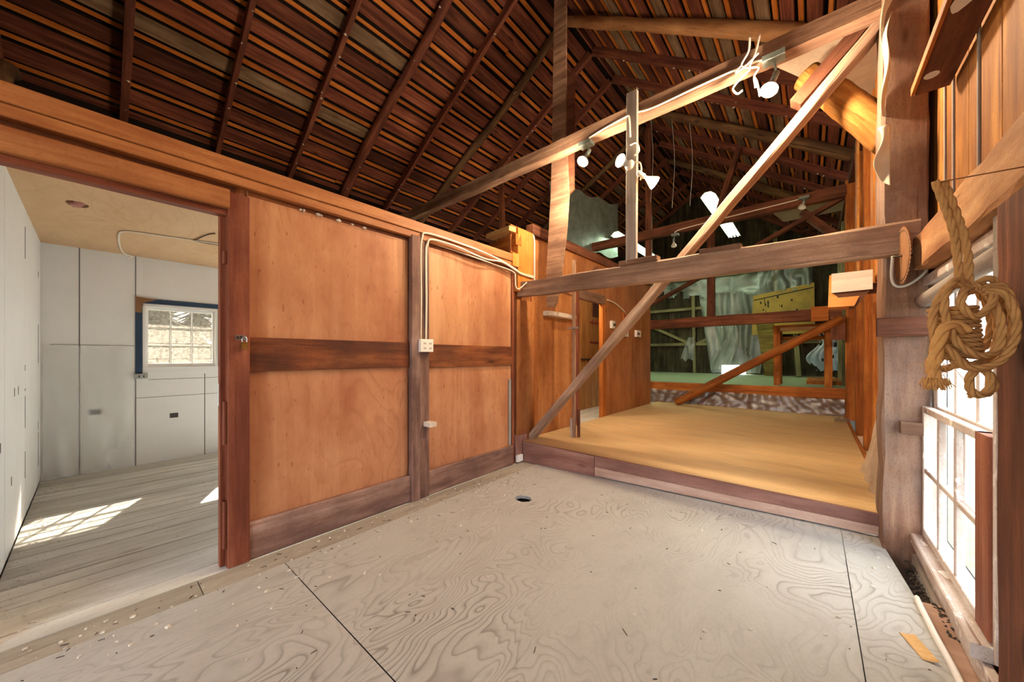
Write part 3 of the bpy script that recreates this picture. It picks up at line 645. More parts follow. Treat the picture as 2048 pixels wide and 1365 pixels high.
# board stubs above the end of the partition
tag(beam('cross_beam', (-4.6, 3.60, 2.72), (-2.82, 3.46, 2.80), .10, .14, 'timber_orange', None), 'orange beam end lying on top of the partition behind its cap', 'beam')
tag(beam('cross_beam', (-3.3, 3.44, 2.925), (-2.86, 3.40, 2.925), .14, .06, 'fresh_pine', None), 'pale short stick lying on top of the orange corner plank', 'wood block')
tag(slab('wood_block', PX-.06, PX+.02, 3.30, 3.42, 2.44, 2.60, 'ply_orange_plank', None, 'z'), 'small orange block at the right end of the partition cap', 'wood block')
tag(slab('wood_block', PX-.02, PX+.09, 2.02, 2.10, .672, .715, 'pale_board', None, 'x', .003), 'small wooden peg block with white end on the partition stud', 'wood block')
tag(slab('paper_scrap', PX-.02, PX+.02, 3.40, 3.50, .02, .1, 'duct_white', None, 'y', .002), 'small white scrap in the gap at the platform corner', 'scrap')

# ---- second bent further back
Y2 = 8.65
tag(beam('post', (.55, 8.72, .2), (.54, 8.72, 4.45), .19, .2, 'timber_orange', None, (0, 1, 0), 28, .012, .012), 'orange-lit timber post of the far frame where the raised stage begins', 'post')
tag(beam('tie_beam', (-6.0, 8.70, 4.24), (.46, 8.70, 4.29), .16, .21, 'timber_dark', None, (0, 0, 1), 24, .012, .01), 'upper tie beam of the far frame with unlit lamps hanging', 'beam')
tag(beam('tie_beam', (-3.3, 8.60, 2.07), (.40, 8.60, 2.09), .16, .21, 'timber_dark', None, (0, 0, 1), 20, .012, .01), 'lower tie beam of the far frame in front of the stage', 'beam')
tag(beam('diagonal_brace', (-3.15, 8.82, 2.52), (.43, 8.82, 4.22), .07, .13, 'timber_dark', None, (0, 1, 0), 16, .008), 'upper diagonal brace of the far frame below its high tie', 'beam')
tag(log('diagonal_brace', [(-2.35, 8.52, .28), (-1.0, 8.50, 1.13), (.40, 8.48, 1.99)], .085, .075, 'timber_orange', None, .08, 12), 'round orange pole slanting up in front of the stage edge', 'beam')
tag(beam('hanger_post', (-1.70, 8.78, 2.15), (-1.70, 8.78, 4.2), .15, .08, 'timber_dark', None, (0, 1, 0), 10, .008), 'short upright between the two tie beams of the far frame', 'post')
tag(beam('king_post', (-3.06, 8.8, 3.1), (-3.06, 8.8, 6.9), .14, .1, 'timber_dark', None, (0, 1, 0), 10, .008), 'tall upright reaching the ridge at the far frame', 'post')
tag(beam('roof_strut', (-1.62, 8.8, 4.3), (-1.18, 8.8, 5.70), .1, .14, 'timber_dark', None, (0, 1, 0), 10, .008), 'slanted strut rising from far tie beam to the right rafters', 'beam')
tag(beam('knee_brace', (-.15, 8.86, 4.1), (.5, 8.86, 3.35), .12, .2, 'timber_dark', None, (0, 1, 0), 8, .012), 'short knee brace beside the far post under its tie', 'beam')
tag(poly('ceiling_panel', [(-.75, 8.95, 4.4), (.58, 8.95, 4.4), (.58, 10.2, 4.4), (-.5, 10.2, 4.4)], (0, 0, 1), .02, 'ply_pale'), 'pale overhead panel beyond the far tie beam', 'panel')
tag(beam('roof_post', (-5.2, 5.9, 2.7), (-5.35, 5.9, 5.7), .10, .10, 'timber_dark', None, (0, 1, 0), 8, .006), 'dark upright in the loft behind the partition', 'post')
tag(slab('wood_block', -.02, .22, 8.48, 8.53, 1.965, 2.23, 'timber_orange', None, 'x', .004), 'bright orange block nailed over the far lower tie end', 'wood block')
tag(slab('wood_block', .24, .44, 8.45, 8.56, 1.62, 2.04, 'timber_dark', None, 'z', .006), 'dark block under the lower tie at far post', 'wood block')

# ---- raised stage at the back
st = thing('stage', 'raised greenish stage floor at the far end of the barn', 'stage', (-1.5, 9, .2))
slab('stage_floor', -7.3, .49, 8.95, 14.04, .69, .72, 'stage_green', st, 'x', .002)
beam('front_beam', (-3.1, 8.94, .60), (.5, 8.94, .64), .08, .19, 'timber_orange', st, (0, 0, 1), 16, .008)
slab('front_void', -3.1, .5, 8.97, 9.0, .2, .55, 'timber_dark', st, 'x')
tag(sheet('plastic_sheet', lambda u, v: (-3.05+3.5*u, 8.90-.03*v-.04*abs(nz(u*14, v*3, 2))-.008*math.sin(u*95+v*9*math.sin(u*5)), .54-.01*math.sin(u*9)-.33*v), 150, 12, 'poly_brown', origin=(-1.3, 8.9, .3)), 'crinkled brown-grey plastic film stapled below the stage edge', 'plastic sheet')
tb = thing('workbench', 'rough wooden bench standing on the stage behind the far tie', 'bench', (-.2, 9.6, .72))
slab('bench_top', -.64, .30, 9.25, 10.0, 1.93, 1.975, 'timber_orange', tb, 'x'); slab('apron', -.62, .30, 9.27, 9.30, 1.85, 1.93, 'fresh_pine', tb, 'x')
for x, yy in ((-.57, 9.3), (-.57, 9.92), (.24, 9.3), (.24, 9.92)): beam('leg', (x, yy, .72), (x, yy, 1.93), .11, .09, 'timber_orange', tb, (0, 1, 0), 6, .006)
slab('rail', -.5, .28, 9.9, 9.94, 1.68, 1.76, 'timber_orange', tb, 'x')
yp = thing('yellow_panel', 'yellow-painted panel with black scuff marks leaning at the back', 'panel', (-.75, 13.6, 2.1))
poly('panel', [(-1.48, 13.62, 2.0), (.06, 13.62, 2.0), (.04, 13.72, 3.50), (-1.46, 13.72, 3.26)], (0, 1, 0), .03, 'yellow_panel', yp)
poly('rim', [(-1.44, 13.708, 3.10), (.02, 13.708, 3.34), (.02, 13.71, 3.37), (-1.44, 13.71, 3.13)], (0, -1, 0), .006, 'black_mark', yp)
q = random.Random(21)
for k in range(26):
    x = q.uniform(-1.35, -.1); z = q.uniform(2.45, 3.1); wd, hh = q.uniform(.01, .05), q.uniform(.02, .2); yy = 13.62+(z-2.0)*.08-.004
    poly('paint_scuff', [(x, yy, z), (x+wd, yy, z+.01), (x+wd*.7, yy+.006, z+hh), (x-.01, yy+.006, z+hh*.8)], (0, -1, 0), .004, 'black_mark', yp)
tag(poly('plank_leaning', [(-1.12, 13.4, .72), (-.72, 13.4, .72), (-.95, 13.62, 2.7), (-1.42, 13.62, 2.7)], (0, 1, 0), .03, 'olive_plank'), 'olive plank leaning below the yellow panel at the back wall', 'board')
tag(beam('plank_leaning', (-.30, 13.3, .73), (-.42, 13.85, 2.3), .12, .04, 'gable_timber', None, (0, 1, 0)), 'narrow dark plank leaning right of the olive plank', 'board')
tag(slab('plank_pile', -.1, .47, 10.1, 11.8, .721, .80, 'timber_orange', None, 'y', .006), 'low board lying on the stage by the far post', 'board')
# polythene hung on the gable
def gp(x0, x1, z0, z1, y, seed, torn=None, amp=.10):
    def fn(u, v):
        x = x0+(x1-x0)*u; z = z1+(z0-z1)*v
        if torn: x += torn(u, v)
        return (x, y-amp*abs(nz(u*5+seed, v*2, seed))-.03*math.sin(u*30+4*nz(u*3, v*3, seed))*(1-.5*v), z+.12*nz(u*4, seed, 1)*(v > .9))
    return fn
tag(sheet('plastic_sheet', gp(-3.1, -1.0, .76, 3.95, 13.86, 3, lambda u, v: (u-.2)*.55*max(0, v-.35)*-1.0+.35*v*(1-u)), 40, 40, 'poly_green', origin=(-2, 13.9, 2)), 'large cloudy plastic sheet hanging on the back wall', 'plastic sheet')
tag(sheet('plastic_sheet', gp(-4.9, -1.2, 3.2, 4.0, 13.80, 8, lambda u, v: 0), 50, 12, 'poly_green', origin=(-3, 13.8, 3.5), holes=lambda u, v: v > .35+.5*abs(nz(u*6, 3, 3))+.3*(u > .35)), 'torn plastic strip along the top of the back wall', 'plastic sheet')
tag(sheet('plastic_sheet', gp(-1.35, .0, 3.3, 4.25, 13.78, 15, lambda u, v: 0, .2), 30, 14, 'poly_green', origin=(-.7, 13.8, 3.8)), 'bunched plastic above the yellow panel', 'plastic sheet')
tag(sheet('plastic_sheet', gp(-2.55, -1.95, .85, 2.45, 13.70, 22, lambda u, v: .12*math.sin(v*5), .2), 16, 24, 'poly_green', origin=(-2.2, 13.7, 1.6)), 'torn plastic flap hanging in front of the back wall X brace', 'plastic sheet')
tag(sheet('plastic_sheet', gp(-3.42, -3.2, 1.2, 2.0, 13.82, 27, lambda u, v: -.25*v*(1-u), .1), 8, 12, 'poly_green', origin=(-3.3, 13.8, 1.6)), 'small torn plastic scrap by the back wall upright', 'plastic sheet')
tag(sheet('plastic_sheet', gp(.0, .55, .9, 2.0, 13.6, 31, lambda u, v: .15*math.sin(v*7)*(1-u), .12), 16, 24, 'poly_blue', origin=(.3, 13.6, 1.4), holes=lambda u, v: nz(u*5, v*4, 4) > .28), 'torn pale-blue plastic near the far right corner', 'plastic sheet')
tag(sheet('plastic_sheet', lambda u, v: (.38+.1*u, 9.4+1.2*u, 3.0-1.0*v+.1*u+.05*nz(u*4, v*4, 2)), 12, 14, 'poly_blue', origin=(.4, 9.6, 2.6)), 'pale plastic scrap behind the far post at head height', 'plastic sheet')
tag(sheet('plastic_sheet', lambda u, v: (-4.9+.7*u+.05*nz(u*6, v*2, 3), 7.2+2.4*u, 5.6-1.5*v+.05*math.sin(u*20)), 24, 16, 'poly_grey', origin=(-4.5, 8, 5)), 'grey-green plastic hanging in the loft left of the hanging board', 'plastic sheet')

# ---- right side: girt, stud, sash window
tag(beam('girt', (.565, 3.36, 1.985), (.565, .4, 1.985), .15, .235, 'hewn_pale', None, (0, 0, 1), 24, .016, .02), 'big pale hewn girt running along the right wall above the sash window', 'beam')
tag(beam('stud', (.585, 1.93, -.31), (.585, 1.93, 1.865), .17, .29, 'timber_dark', None, (0, 1, 0), 20, .006, .012), 'tall reddish stud at the right edge beside the sash window', 'post')
tag(slab('casing_board', .52, .545, 2.09, 2.20, 1.42, 1.86, 'weathered', None, 'z', .004), 'narrow casing board with pale edge behind the coiled rope', 'board')
tag(log('pole_rail', [(.56, 3.53, 1.70), (.565, 2.9, 1.72), (.56, 2.1, 1.74)], .045, .04, 'weathered', None, .1), 'round weathered pole under the pale hewn girt', 'beam')
sh = thing('ledge_board', 'wide dark overhead board along the right wall with bright orange edge', 'board', (.53, 2.0, 2.88))
slab('board', .462, .60, .2, 3.16, 2.885, 2.925, 'timber_dark', sh, 'y', .003); slab('edge_strip', .445, .462, .2, 3.14, 2.88, 2.925, 'timber_orange', sh, 'y', .002)
for y, w_ in ((2.98, .035), (2.45, .06), (2.34, .03), (1.95, .04)): poly('paint_patch', [(.50+.03*math.cos(a*.628)+.02*nz(a, y, 1), y+w_*math.sin(a*.628), 2.8835) for a in range(10)], (0, 0, 1), .0014, 'plaster_dust', sh)
w3 = struct(slab('window_3', .50, .66, 2.36, 3.64, .085, .15, 'window_wood', None, 'y', .006), 'white-painted double-hung sash window in the right wall')
slab('jamb', .53, .66, 3.60, 3.64, .1, 1.86, 'window_wood', w3, 'z', .004); slab('jamb', .56, .66, 2.33, 2.37, .1, 1.86, 'window_wood', w3, 'z', .004); slab('head', .56, .66, 2.33, 3.64, 1.80, 1.86, 'window_wood', w3, 'y', .004)
slab('stop_bead', .545, .56, 3.575, 3.60, .15, 1.8, 'window_wood', w3, 'z', .003)
lo = slab('lower_sash', .553, .60, 2.38, 2.545, .16, 1.005, 'sash_stile', w3, 'z', .004)
sash_window(lo, .555, 2.50, 3.575, .155, 1.005, 3, 2, .05, .032, 'window_wood', 'pane_clear', .042)
hi = slab('upper_sash', .605, .645, 3.53, 3.598, .97, 1.80, 'window_wood', w3, 'z', .004)
sash_window(hi, .607, 2.38, 3.535, .965, 1.80, 3, 2, .05, .034, 'window_wood', 'pane_clear', .04)
beam('apron', (.545, 3.60, .03), (.545, 2.2, .03), .03, .10, 'window_wood', w3, (0, 0, 1), 6, .004); beam('lower_apron', (.525, 3.58, -.03), (.515, 1.9, -.10), .035, .09, 'weathered', w3, (0, 0, 1), 8, .006)
tag(slab('wall_board', .585, .61, 3.02, 3.60, -.31, .08, 'weathered', None, 'z', .003), 'grey weathered board low on the wall beneath the sash window', 'board')
tag(slab('post_cleat', .34, .575, 3.49, 3.55, 1.47, 1.60, 'timber_dark', None, 'x', .01), 'short dark block nailed across the near post beside the rope', 'wood block')
tag(slab('post_cleat', .45, .55, 3.48, 3.55, .82, .90, 'timber', None, 'x', .006), 'small pale block low on the near post by the window', 'wood block')
tag(poly('floor_board', [(.44, 2.92, -.022), (.62, 2.98, -.03), (.62, 1.2, -.03), (.47, 1.2, -.022)], (0, 0, 1), .018, 'fascia_pale'), 'tan board lying in the gap between floor and right wall', 'board')
tag(tube('white_strip', [(.435, 2.91, .012), (.443, 2.6, .012), (.458, 2.25, .012), (.468, 1.3, .012)], .02, 'duct_white', None, 8, 6, .15, .6), 'white plastic strip lying along the right edge of the plywood floor', 'strip')
tag(sheet('veneer_scrap', lambda u, v: (.37+.05*u-.05*v, 2.36+.16*v, .003+.014*u*u), 8, 8, 'fresh_pine', origin=(.35, 2.4, 0), thick=.002), 'curled orange veneer peeling off the floor beside the white strip', 'scrap')
def chips(name, n, region, size, mat, seed, parent=None):
    q = random.Random(seed); vs = []; fs = []
    for k in range(n):
        x, y, z = region(q); a = q.uniform(0, 6.3); l, wd, h = size(q); b = len(vs)
        for sx, sy, sz in ((-1, -1, 0), (1, -1, 0), (1, 1, 0), (-1, 1, 0), (-.6, -.7, 1), (.7, -.5, 1), (.6, .7, 1), (-.8, .5, 1)):
            px_, py_ = sx*l*q.uniform(.7, 1), sy*wd*q.uniform(.7, 1); vs.append((x+px_*math.cos(a)-py_*math.sin(a), y+px_*math.sin(a)+py_*math.cos(a), z+sz*h))
        fs += [tuple(b+i for i in f) for f in ((3, 2, 1, 0), (4, 5, 6, 7), (0, 1, 5, 4), (1, 2, 6, 5), (2, 3, 7, 6), (3, 0, 4, 7))]
    o = link(name, mesh(vs, fs), mat, parent); o['kind'] = 'stuff'; return o
tag(chips('dark_debris', 260, lambda q: (q.uniform(.47, .60), q.uniform(2.9, 3.5), -.30+.27*q.random()**.5), lambda q: (q.uniform(.008, .03), q.uniform(.004, .012), q.uniform(.004, .012)), 'dark_debris', 2), 'dark rubble filling the gap below the sash window', 'debris')
tag(chips('dark_debris', 60, lambda q: (q.uniform(.5, .60), q.uniform(2.6, 2.95), -.012+.01*q.random()), lambda q: (q.uniform(.006, .018), q.uniform(.003, .01), q.uniform(.003, .008)), 'dark_debris', 3), 'dark crumbs on the tan board beneath the sash window', 'debris')
def fl_reg(q):
    if q.random() < .55: return (-2.75+abs(q.gauss(0, .18)), q.uniform(-.3, 3.4), .001)
    return (q.uniform(-2.6, .4), q.uniform(.3, 3.5), .001)
tag(chips('floor_crumbs', 330, fl_reg, lambda q: ((s_ := abs(q.gauss(.004, .004))+.0015), s_*q.uniform(.4, .9), s_*.6), 'debris', 4), 'pale plaster crumbs scattered over the plywood floor', 'debris')
tag(chips('floor_crumbs', 160, fl_reg, lambda q: (abs(q.gauss(.006, .008))+.003, q.uniform(.0015, .004), .002), 'dark_debris', 5), 'dark splinters scattered over the plywood floor', 'debris')
tag(chips('floor_crumbs', 420, lambda q: (q.uniform(-6.2, -2.85), -.33+abs(q.gauss(0, .12)) if q.random() < .7 else q.uniform(-.3, 1.6), .001), lambda q: ((s_ := q.uniform(.002, .008)), s_*.7, s_*.5), 'debris', 6), 'pale crumbs along the white wall of the side room floor', 'debris')

# circular saw blade
sb = thing('saw_blade', 'rusty circular saw blade hanging beside the tie beam end', 'saw blade', (.44, 3.38, 1.80))
def saw_mesh(r, teeth, t, hole):
    vs = []; n = teeth*2
    for z in (-t/2, t/2):
        for i in range(n): a = 2*math.pi*(i+(.35 if i % 2 else 0))/n; k = r if i % 2 == 0 else r*.93; vs.append((k*math.cos(a), k*math.sin(a), z))
        for i in range(n): a = 2*math.pi*i/n; vs.append((hole*math.cos(a), hole*math.sin(a), z))
    fs = []
    for i in range(n):
        j = (i+1) % n
        fs += [(2*n+i, 2*n+j, 3*n+j, 3*n+i), (j, i, n+i, n+j), (i, j, 2*n+j, 2*n+i), (n+j, n+i, 3*n+i, 3*n+j)]
    return mesh(vs, fs)
Ms = Matrix.Translation((.442, 3.375, 1.985)) @ Matrix.Rotation(math.radians(4), 4, 'Z') @ Matrix.Rotation(math.pi/2, 4, 'Y')
link('blade', saw_mesh(.185, 44, .004, .012), 'rust', sb, Ms); lathe('rim_groove', [(.158, -.0035), (.162, -.0035), (.162, .0035), (.158, .0035)], 'dark_metal', sb, Ms, 40, False)
tube('nail', [(.40, 3.375, 1.985), (.50, 3.38, 1.985)], .005, 'dark_metal', sb, 6)
tag(tube('cable_loop', [(.405, 3.42, 2.0), (.40, 3.42, 1.86), (.42, 3.42, 1.80), (.47, 3.42, 1.80), (.53, 3.42, 1.85), (.57, 3.40, 1.92)], .008, 'cable_grey', None, 8, 8), 'white cable looping behind the rusty saw blade', 'cable')
tag(sheet('cloth_scrap', lambda u, v: (.345+.06*u+.02*math.sin(v*7)*(1-u), 3.52-.015*math.sin(u*3+v*4), 2.92-.36*v-.06*u*(v > .7)*1.), 8, 20, 'scrap_cloth', origin=(.37, 3.5, 2.8), thick=.002), 'cream cloth scrap hanging on the near post below the slanting plank', 'cloth')
tag(sheet('plastic_scrap', lambda u, v: (.37+.10*u*(1-.75*min(1, v*2.2))+.01*math.sin(v*12), 3.53-.02*math.sin(v*9+u*3), 4.0-1.0*v), 8, 30, 'scrap_cloth', origin=(.38, 3.5, 3.6), thick=.002), 'pale torn strip dangling at the top of the near post', 'cloth')

# coiled rope
K = .00161; RO = Vector((.367, 1.805, 1.44)); rx = Vector((.763, .646, 0)); rt = Vector((.646, -.763, 0))
def rp(a, b, d=0.): return RO+rx*(a*K)+Vector((0, 0, -b*K))+rt*(d*K)
rh = thing('rope_hank', 'thick coiled hemp rope hank hanging in front of the sash window', 'rope', rp(0, 90))
rope('hanging_line', [rp(-18, -300, -30), rp(-16, -200, -4), rp(-13, -140, 2), rp(-10, -85, 4)], .0105, 'rope_fibre', rh); rope('hanging_line', [rp(0, -300, -30), rp(2, -200, -4), rp(6, -140, 4), rp(6, -70, 6)], .0105, 'rope_fibre', rh)
wv = []; wf_ = []
pts = []
for i in range(11*16+1):
    a = 2*math.pi*i/16; pts.append(rp(-14+36*math.cos(a)+(i/16-5)*1.2, -34+i/16*9.0+6*math.sin(a)*.2, 24*math.sin(a)))
rope('wrapping', pts, .0078, 'rope_fibre', rh, n=2)
def arc(pts): return [rp(*p) for p in pts]
for pp in ([(-2, -78, 8), (-40, -84, 20), (-66, -50, 26), (-68, -5, 30), (-50, 40, 34), (-10, 62, 34), (30, 50, 30), (34, 0, 32), (18, -50, 28), (4, -78, 14)],
           [(0, -70, 10), (30, -88, 18), (60, -60, 10), (78, -10, 0), (84, 30, -10), (60, 62, 0), (20, 78, 10)],
           [(4, -66, 20), (40, -72, 28), (62, -30, 26), (70, 20, 22), (52, 66, 20), (10, 86, 24), (-30, 78, 30)],
           [(2, -60, 30), (26, -54, 42), (42, -10, 46), (40, 40, 44), (16, 76, 40), (-30, 84, 34), (-58, 56, 30), (-70, 40, 26)],
           [(-6, -76, -14), (40, -84, -20), (84, -40, -24), (92, 10, -26), (70, 50, -24), (40, 60, -20)],
           [(-10, -60, 20), (-40, -62, 36), (-52, -34, 40), (-30, -10, 44), (8, -40, 40), (14, -66, 30)],
           [(8, 80, 20), (-14, 96, 26), (-20, 118, 26), (-6, 136, 24), (18, 134, 22), (30, 112, 20), (24, 90, 18)],
           [(12, 76, 10), (40, 96, 8), (58, 116, 4), (54, 134, 2), (30, 140, 4), (6, 140, 8)],
           [(6, -72, 0), (52, -78, -6), (76, -30, -8), (80, 24, -6), (56, 70, 4), (0, 80, 14)],
           [(2, -64, 26), (36, -62, 36), (54, -20, 36), (56, 30, 32), (34, 72, 32), (-14, 88, 30), (-50, 70, 26)],
           [(-4, -70, 16), (-50, -74, 20), (-74, -30, 16), (-74, 20, 14), (-56, 60, 16), (-20, 72, 20)],
           [(-70, 40, 24), (-72, 72, 20), (-80, 84, 14), (-60, 88, 18), (-36, 80, 22)]):
    rope('coil', arc(pp), .0108, 'rope_fibre', rh, n=5)
rope('free_end', [rp(-30, 14, 30), rp(-62, 4, 34), (rp(-84, 18, 36)), rp(-94, 50, 36), rp(-98, 84, 34), rp(-96, 112, 34)], .0165, 'rope_bright', rh)
q = random.Random(8); fv = []; ff = []; o0 = rp(-96, 108, 34)
for k in range(220):
    a, b = q.gauss(0, 6), q.gauss(0, 6); ln = q.uniform(6, 20) if k < 180 else q.uniform(20, 40)
    side = 1.3 if k < 180 else 2.6; st_ = rp(-96+a, 104-q.uniform(0, 44)*(k >= 180), 34+b)-o0; en = rp(-96+a*side+q.gauss(0, 4), 108+ln*(1 if k < 180 else .1)-q.uniform(0, 40)*(k >= 180), 34+b*side)-o0
    v, f = tube_geo([st_, (st_+en)/2+Vector((q.gauss(0, .002), 0, q.gauss(0, .002))), en], .0013 if k < 180 else .0006, 5, len(fv)); fv += v; ff += f
link('frayed_tip', mesh(fv, ff, smooth=True), 'rope_bright', rh, Matrix.Translation(o0))
tube('hook_nail', [tuple(rp(-20, -297, -28)), (.50, rp(-9, -297, -28).y+.01, rp(0, -297).z)], .0022, 'rust', rh, 6)

# hopper-like box beyond the near post
hp = thing('wooden_box', 'box with white slanted front and tapering orange underside beyond the near post', 'box', (.30, 4.75, 1.80))
def frust(name, top, bot, mat):
    vs = [Vector(p) for p in top]+[Vector(p) for p in bot]; o = sum(vs, Vector())/8
    return link(name, mesh([v-o for v in vs], [(0, 1, 2, 3), (7, 6, 5, 4), (0, 4, 5, 1), (1, 5, 6, 2), (2, 6, 7, 3), (3, 7, 4, 0)]), mat, hp, Matrix.Translation(o))
frust('body', [(.125, 4.62, 2.12), (.42, 4.62, 2.12), (.44, 4.95, 2.12), (.13, 4.95, 2.12)], [(.115, 4.62, 1.81), (.30, 4.62, 1.81), (.30, 4.8, 1.80), (.12, 4.8, 1.80)], 'ply_orange_plank')
poly('front_board', [(.14, 4.60, 1.945), (.42, 4.60, 1.95), (.42, 4.605, 2.13), (.14, 4.605, 2.13)], (0, 1, 0), .018, 'pale_board', hp)
frust('lower_cheek', [(.15, 4.61, 1.945), (.41, 4.61, 1.95), (.41, 4.9, 1.95), (.15, 4.9, 1.95)], [(.27, 4.64, 1.80), (.31, 4.64, 1.80), (.31, 4.8, 1.80), (.27, 4.8, 1.80)], 'timber_dark')
slab('bracket', .40, .62, 4.72, 4.80, 1.93, 2.02, 'timber_dark', hp, 'x')
# plastic drape on the right wall behind the near post
def drape(u, v):
    return (.55-.16*v**2-.04*abs(nz(u*7, v*2, 1))-.02*math.sin(u*25+v*6), 3.9+1.3*u+.05*nz(v*4, u*3, 2), 1.16-.98*v+.05*nz(u*6, 0, 7))
tag(sheet('plastic_sheet', drape, 36, 30, 'poly_cream', origin=(.5, 4.4, .7)), 'cream plastic sheet slumped on the platform behind the near post', 'plastic sheet')
tag(sheet('plastic_sheet', lambda u, v: (.56-.03*abs(nz(u*4, v*5, 3)), 5.0+.35*u+.05*math.sin(v*6), 2.05-1.0*v), 8, 24, 'poly_cream', origin=(.55, 5.1, 1.5)), 'narrow cream plastic strip hanging by the orange wall planks', 'plastic sheet')
tag(sheet('plastic_sheet', lambda u, v: (.28+.2*u, 8.0+.45*v+.1*nz(u*3, v*3, 2), .24+.05*abs(nz(u*7, v*7, 5))), 16, 16, 'poly_brown', origin=(.4, 8.2, .25)), 'crumpled plastic lying on the platform at the far post foot', 'plastic sheet')
tag(beam('timber_wedge', (.53, 4.05, 1.9), (.53, 4.2, 2.45), .1, .14, 'bark_log', None, (0, 1, 0), 8, .02), 'knotty yellow timber piece between near post and wooden box', 'wood block')

# ================================================================== LAMPS
def aim(loc, d):
    return Matrix.Translation(loc) @ Vector(d).normalized().to_track_quat('Z', 'Y').to_matrix().to_4x4()
def flood(label, loc, d, lit, power=0., mount=None, group='flood lamps'):
    t = thing('flood_lamp', label, 'lamp', loc, group); M = aim(loc, d); z = Vector(d).normalized()
    lathe('reflector', [(.014, -.125), (.016, -.10), (.022, -.085), (.045, -.04), (.06, -.008), (.061, 0)], 'bulb_dim' if lit == 2 else 'steel' if lit else 'ceramic', t, M, 24, False)
    lathe('bulb_face', [(.061, 0), (.058, .007), (.04, .013), (.0, .016)], 'bulb_glow' if lit else 'pane_clear', t, M, 24, False)
    lathe('lamp_holder', [(.017, -.20), (.024, -.19), (.024, -.12), (.017, -.115)], 'grey_metal' if mount else 'ceramic', t, M, 16)
    if mount:
        lathe('swivel', [(.009, -.02), (.009, .02)], 'grey_metal', t, aim((Vector(loc)-z*.2+Vector(mount))/2, Vector(mount)-(Vector(loc)-z*.2)) @ Matrix.Scale(max(1., (Vector(mount)-(Vector(loc)-z*.2)).length/.04), 4, (0, 0, 1)), 10)
        m = Vector(mount); slab('mount_box', m.x-.075, m.x+.075, m.y-.05, m.y+.05, m.z-.005, m.z+.045, 'grey_metal', t, 'x', .004)
    if lit and power:
        l = bpy.data.lights.new('flood_light', 'POINT' if mount else 'SPOT'); l.energy = power
        if not mount: l.spot_size = math.radians(150); l.spot_blend = .7
        l.color = (1., .78, .52); l.shadow_soft_size = .05
        o = bpy.data.objects.new('flood_light', l); C.objects.link(o); o.parent = t; o.matrix_parent_inverse = Matrix.Translation(loc).inverted()
        o.matrix_basis = Matrix.Translation(Vector(loc)+z*.12) @ z.to_track_quat('-Z', 'Y').to_matrix().to_4x4()
    return t
LP = 44
flood('lit flood lamp under the upper tie beam next to the hanging board', (-1.95, 3.52, 3.50), (-.15, -.55, -.85), 1, LP, (-1.965, 3.63, 3.73))
flood('lit flood lamp on the whitewashed upright glaring at the viewer', (-1.45, 3.37, 3.27), (-.35, -.85, .05), 1, LP)
flood('glowing flood lamp turned right on the whitewashed upright', (-1.17, 3.53, 3.02), (.62, .55, -.5), 2, LP)
flood('lit flood lamp under the upper tie beam beside the knotted white cord', (-.265, 3.50, 3.47), (-.22, -.45, -.9), 1, LP, (-.24, 3.57, 3.735))
flood('unlit flood lamp clamped on the far upper tie near the far post', (-.15, 8.52, 4.10), (-.2, -.4, -.8), 0, 0, (-.12, 8.58, 4.27))
flood('unlit flood lamp hanging below the left half of the far upper tie', (-2.40, 8.52, 3.83), (.1, -.3, -.95), 0, 0, (-2.39, 8.58, 4.08))
def strip_light(label, x, z, y0, y1):
    t = thing('strip_light', label, 'lamp', (x, (y0+y1)/2, z), 'hanging fluorescent strip lights')
    poly('reflector', [(x-.16, y0, z), (x-.06, y0, z+.09), (x+.06, y0, z+.09), (x+.16, y0, z), (x+.15, y0, z-.004), (x+.055, y0, z+.075), (x-.055, y0, z+.075), (x-.15, y0, z-.004)], (0, 1, 0), y1-y0, 'outlet_white', t)
    for dx in (-.08, 0, .08): tube('tube', [(x+dx, y0+.02, z+.015), (x+dx, y1-.02, z+.015)], .019, 'tube_glow', t, 10)
    for yy in (y0+.2, y1-.2): tube('hanger_wire', [(x, yy, z+.08), (x+.05, yy+.02, z+.7), (x, yy, z+1.2)], .004, 'cable_brown', t, 5)
strip_light('fluorescent strip light hanging right of the ridge beyond the far frame', -1.80, 4.95, 8.95, 12.6)
strip_light('fluorescent strip light hanging over the left loft beyond the far frame', -4.03, 4.60, 9.1, 11.9)

# ---- cords and cables
tag(tube('lamp_cable', [(-1.90, 3.575, 3.77), (-1.7, 3.575, 3.80), (-1.42, 3.572, 3.82), (-1.2, 3.572, 3.79), (-.8, 3.572, 3.80), (-.45, 3.572, 3.80), (-.30, 3.57, 3.78)], .009, 'cable', None, 7), 'white cable stapled along the upper tie between lamps', 'cable')
tag(tube('lamp_cable', [(-2.42, 8.60, 4.12), (-2.3, 8.60, 4.2), (-1.5, 8.60, 4.24), (-.7, 8.60, 4.27), (-.2, 8.60, 4.29)], .012, 'cable', None, 6), 'white cable along the far upper tie', 'cable')
cd = thing('knotted_cord', 'white cord knotted around the upper tie by the flood lamp', 'cord', (-.42, 3.56, 3.6))
for pp in ([(-.40, 3.56, 4.02), (-.41, 3.56, 3.9), (-.46, 3.55, 3.80), (-.40, 3.55, 3.74), (-.46, 3.55, 3.70)], [(-.33, 3.56, 4.0), (-.36, 3.55, 3.85), (-.40, 3.55, 3.76), (-.34, 3.55, 3.72), (-.37, 3.55, 3.66), (-.36, 3.54, 3.56)], [(-.46, 3.55, 3.80), (-.50, 3.55, 3.76), (-.43, 3.55, 3.78), (-.34, 3.55, 3.84)], [(-.46, 3.55, 3.70), (-.52, 3.54, 3.63), (-.49, 3.54, 3.57), (-.45, 3.54, 3.58)], [(-.37, 3.55, 3.66), (-.35, 3.55, 3.6), (-.33, 3.55, 3.48)]):
    tube('cord_strand', pp, .0085, 'white_cord', cd, 7)
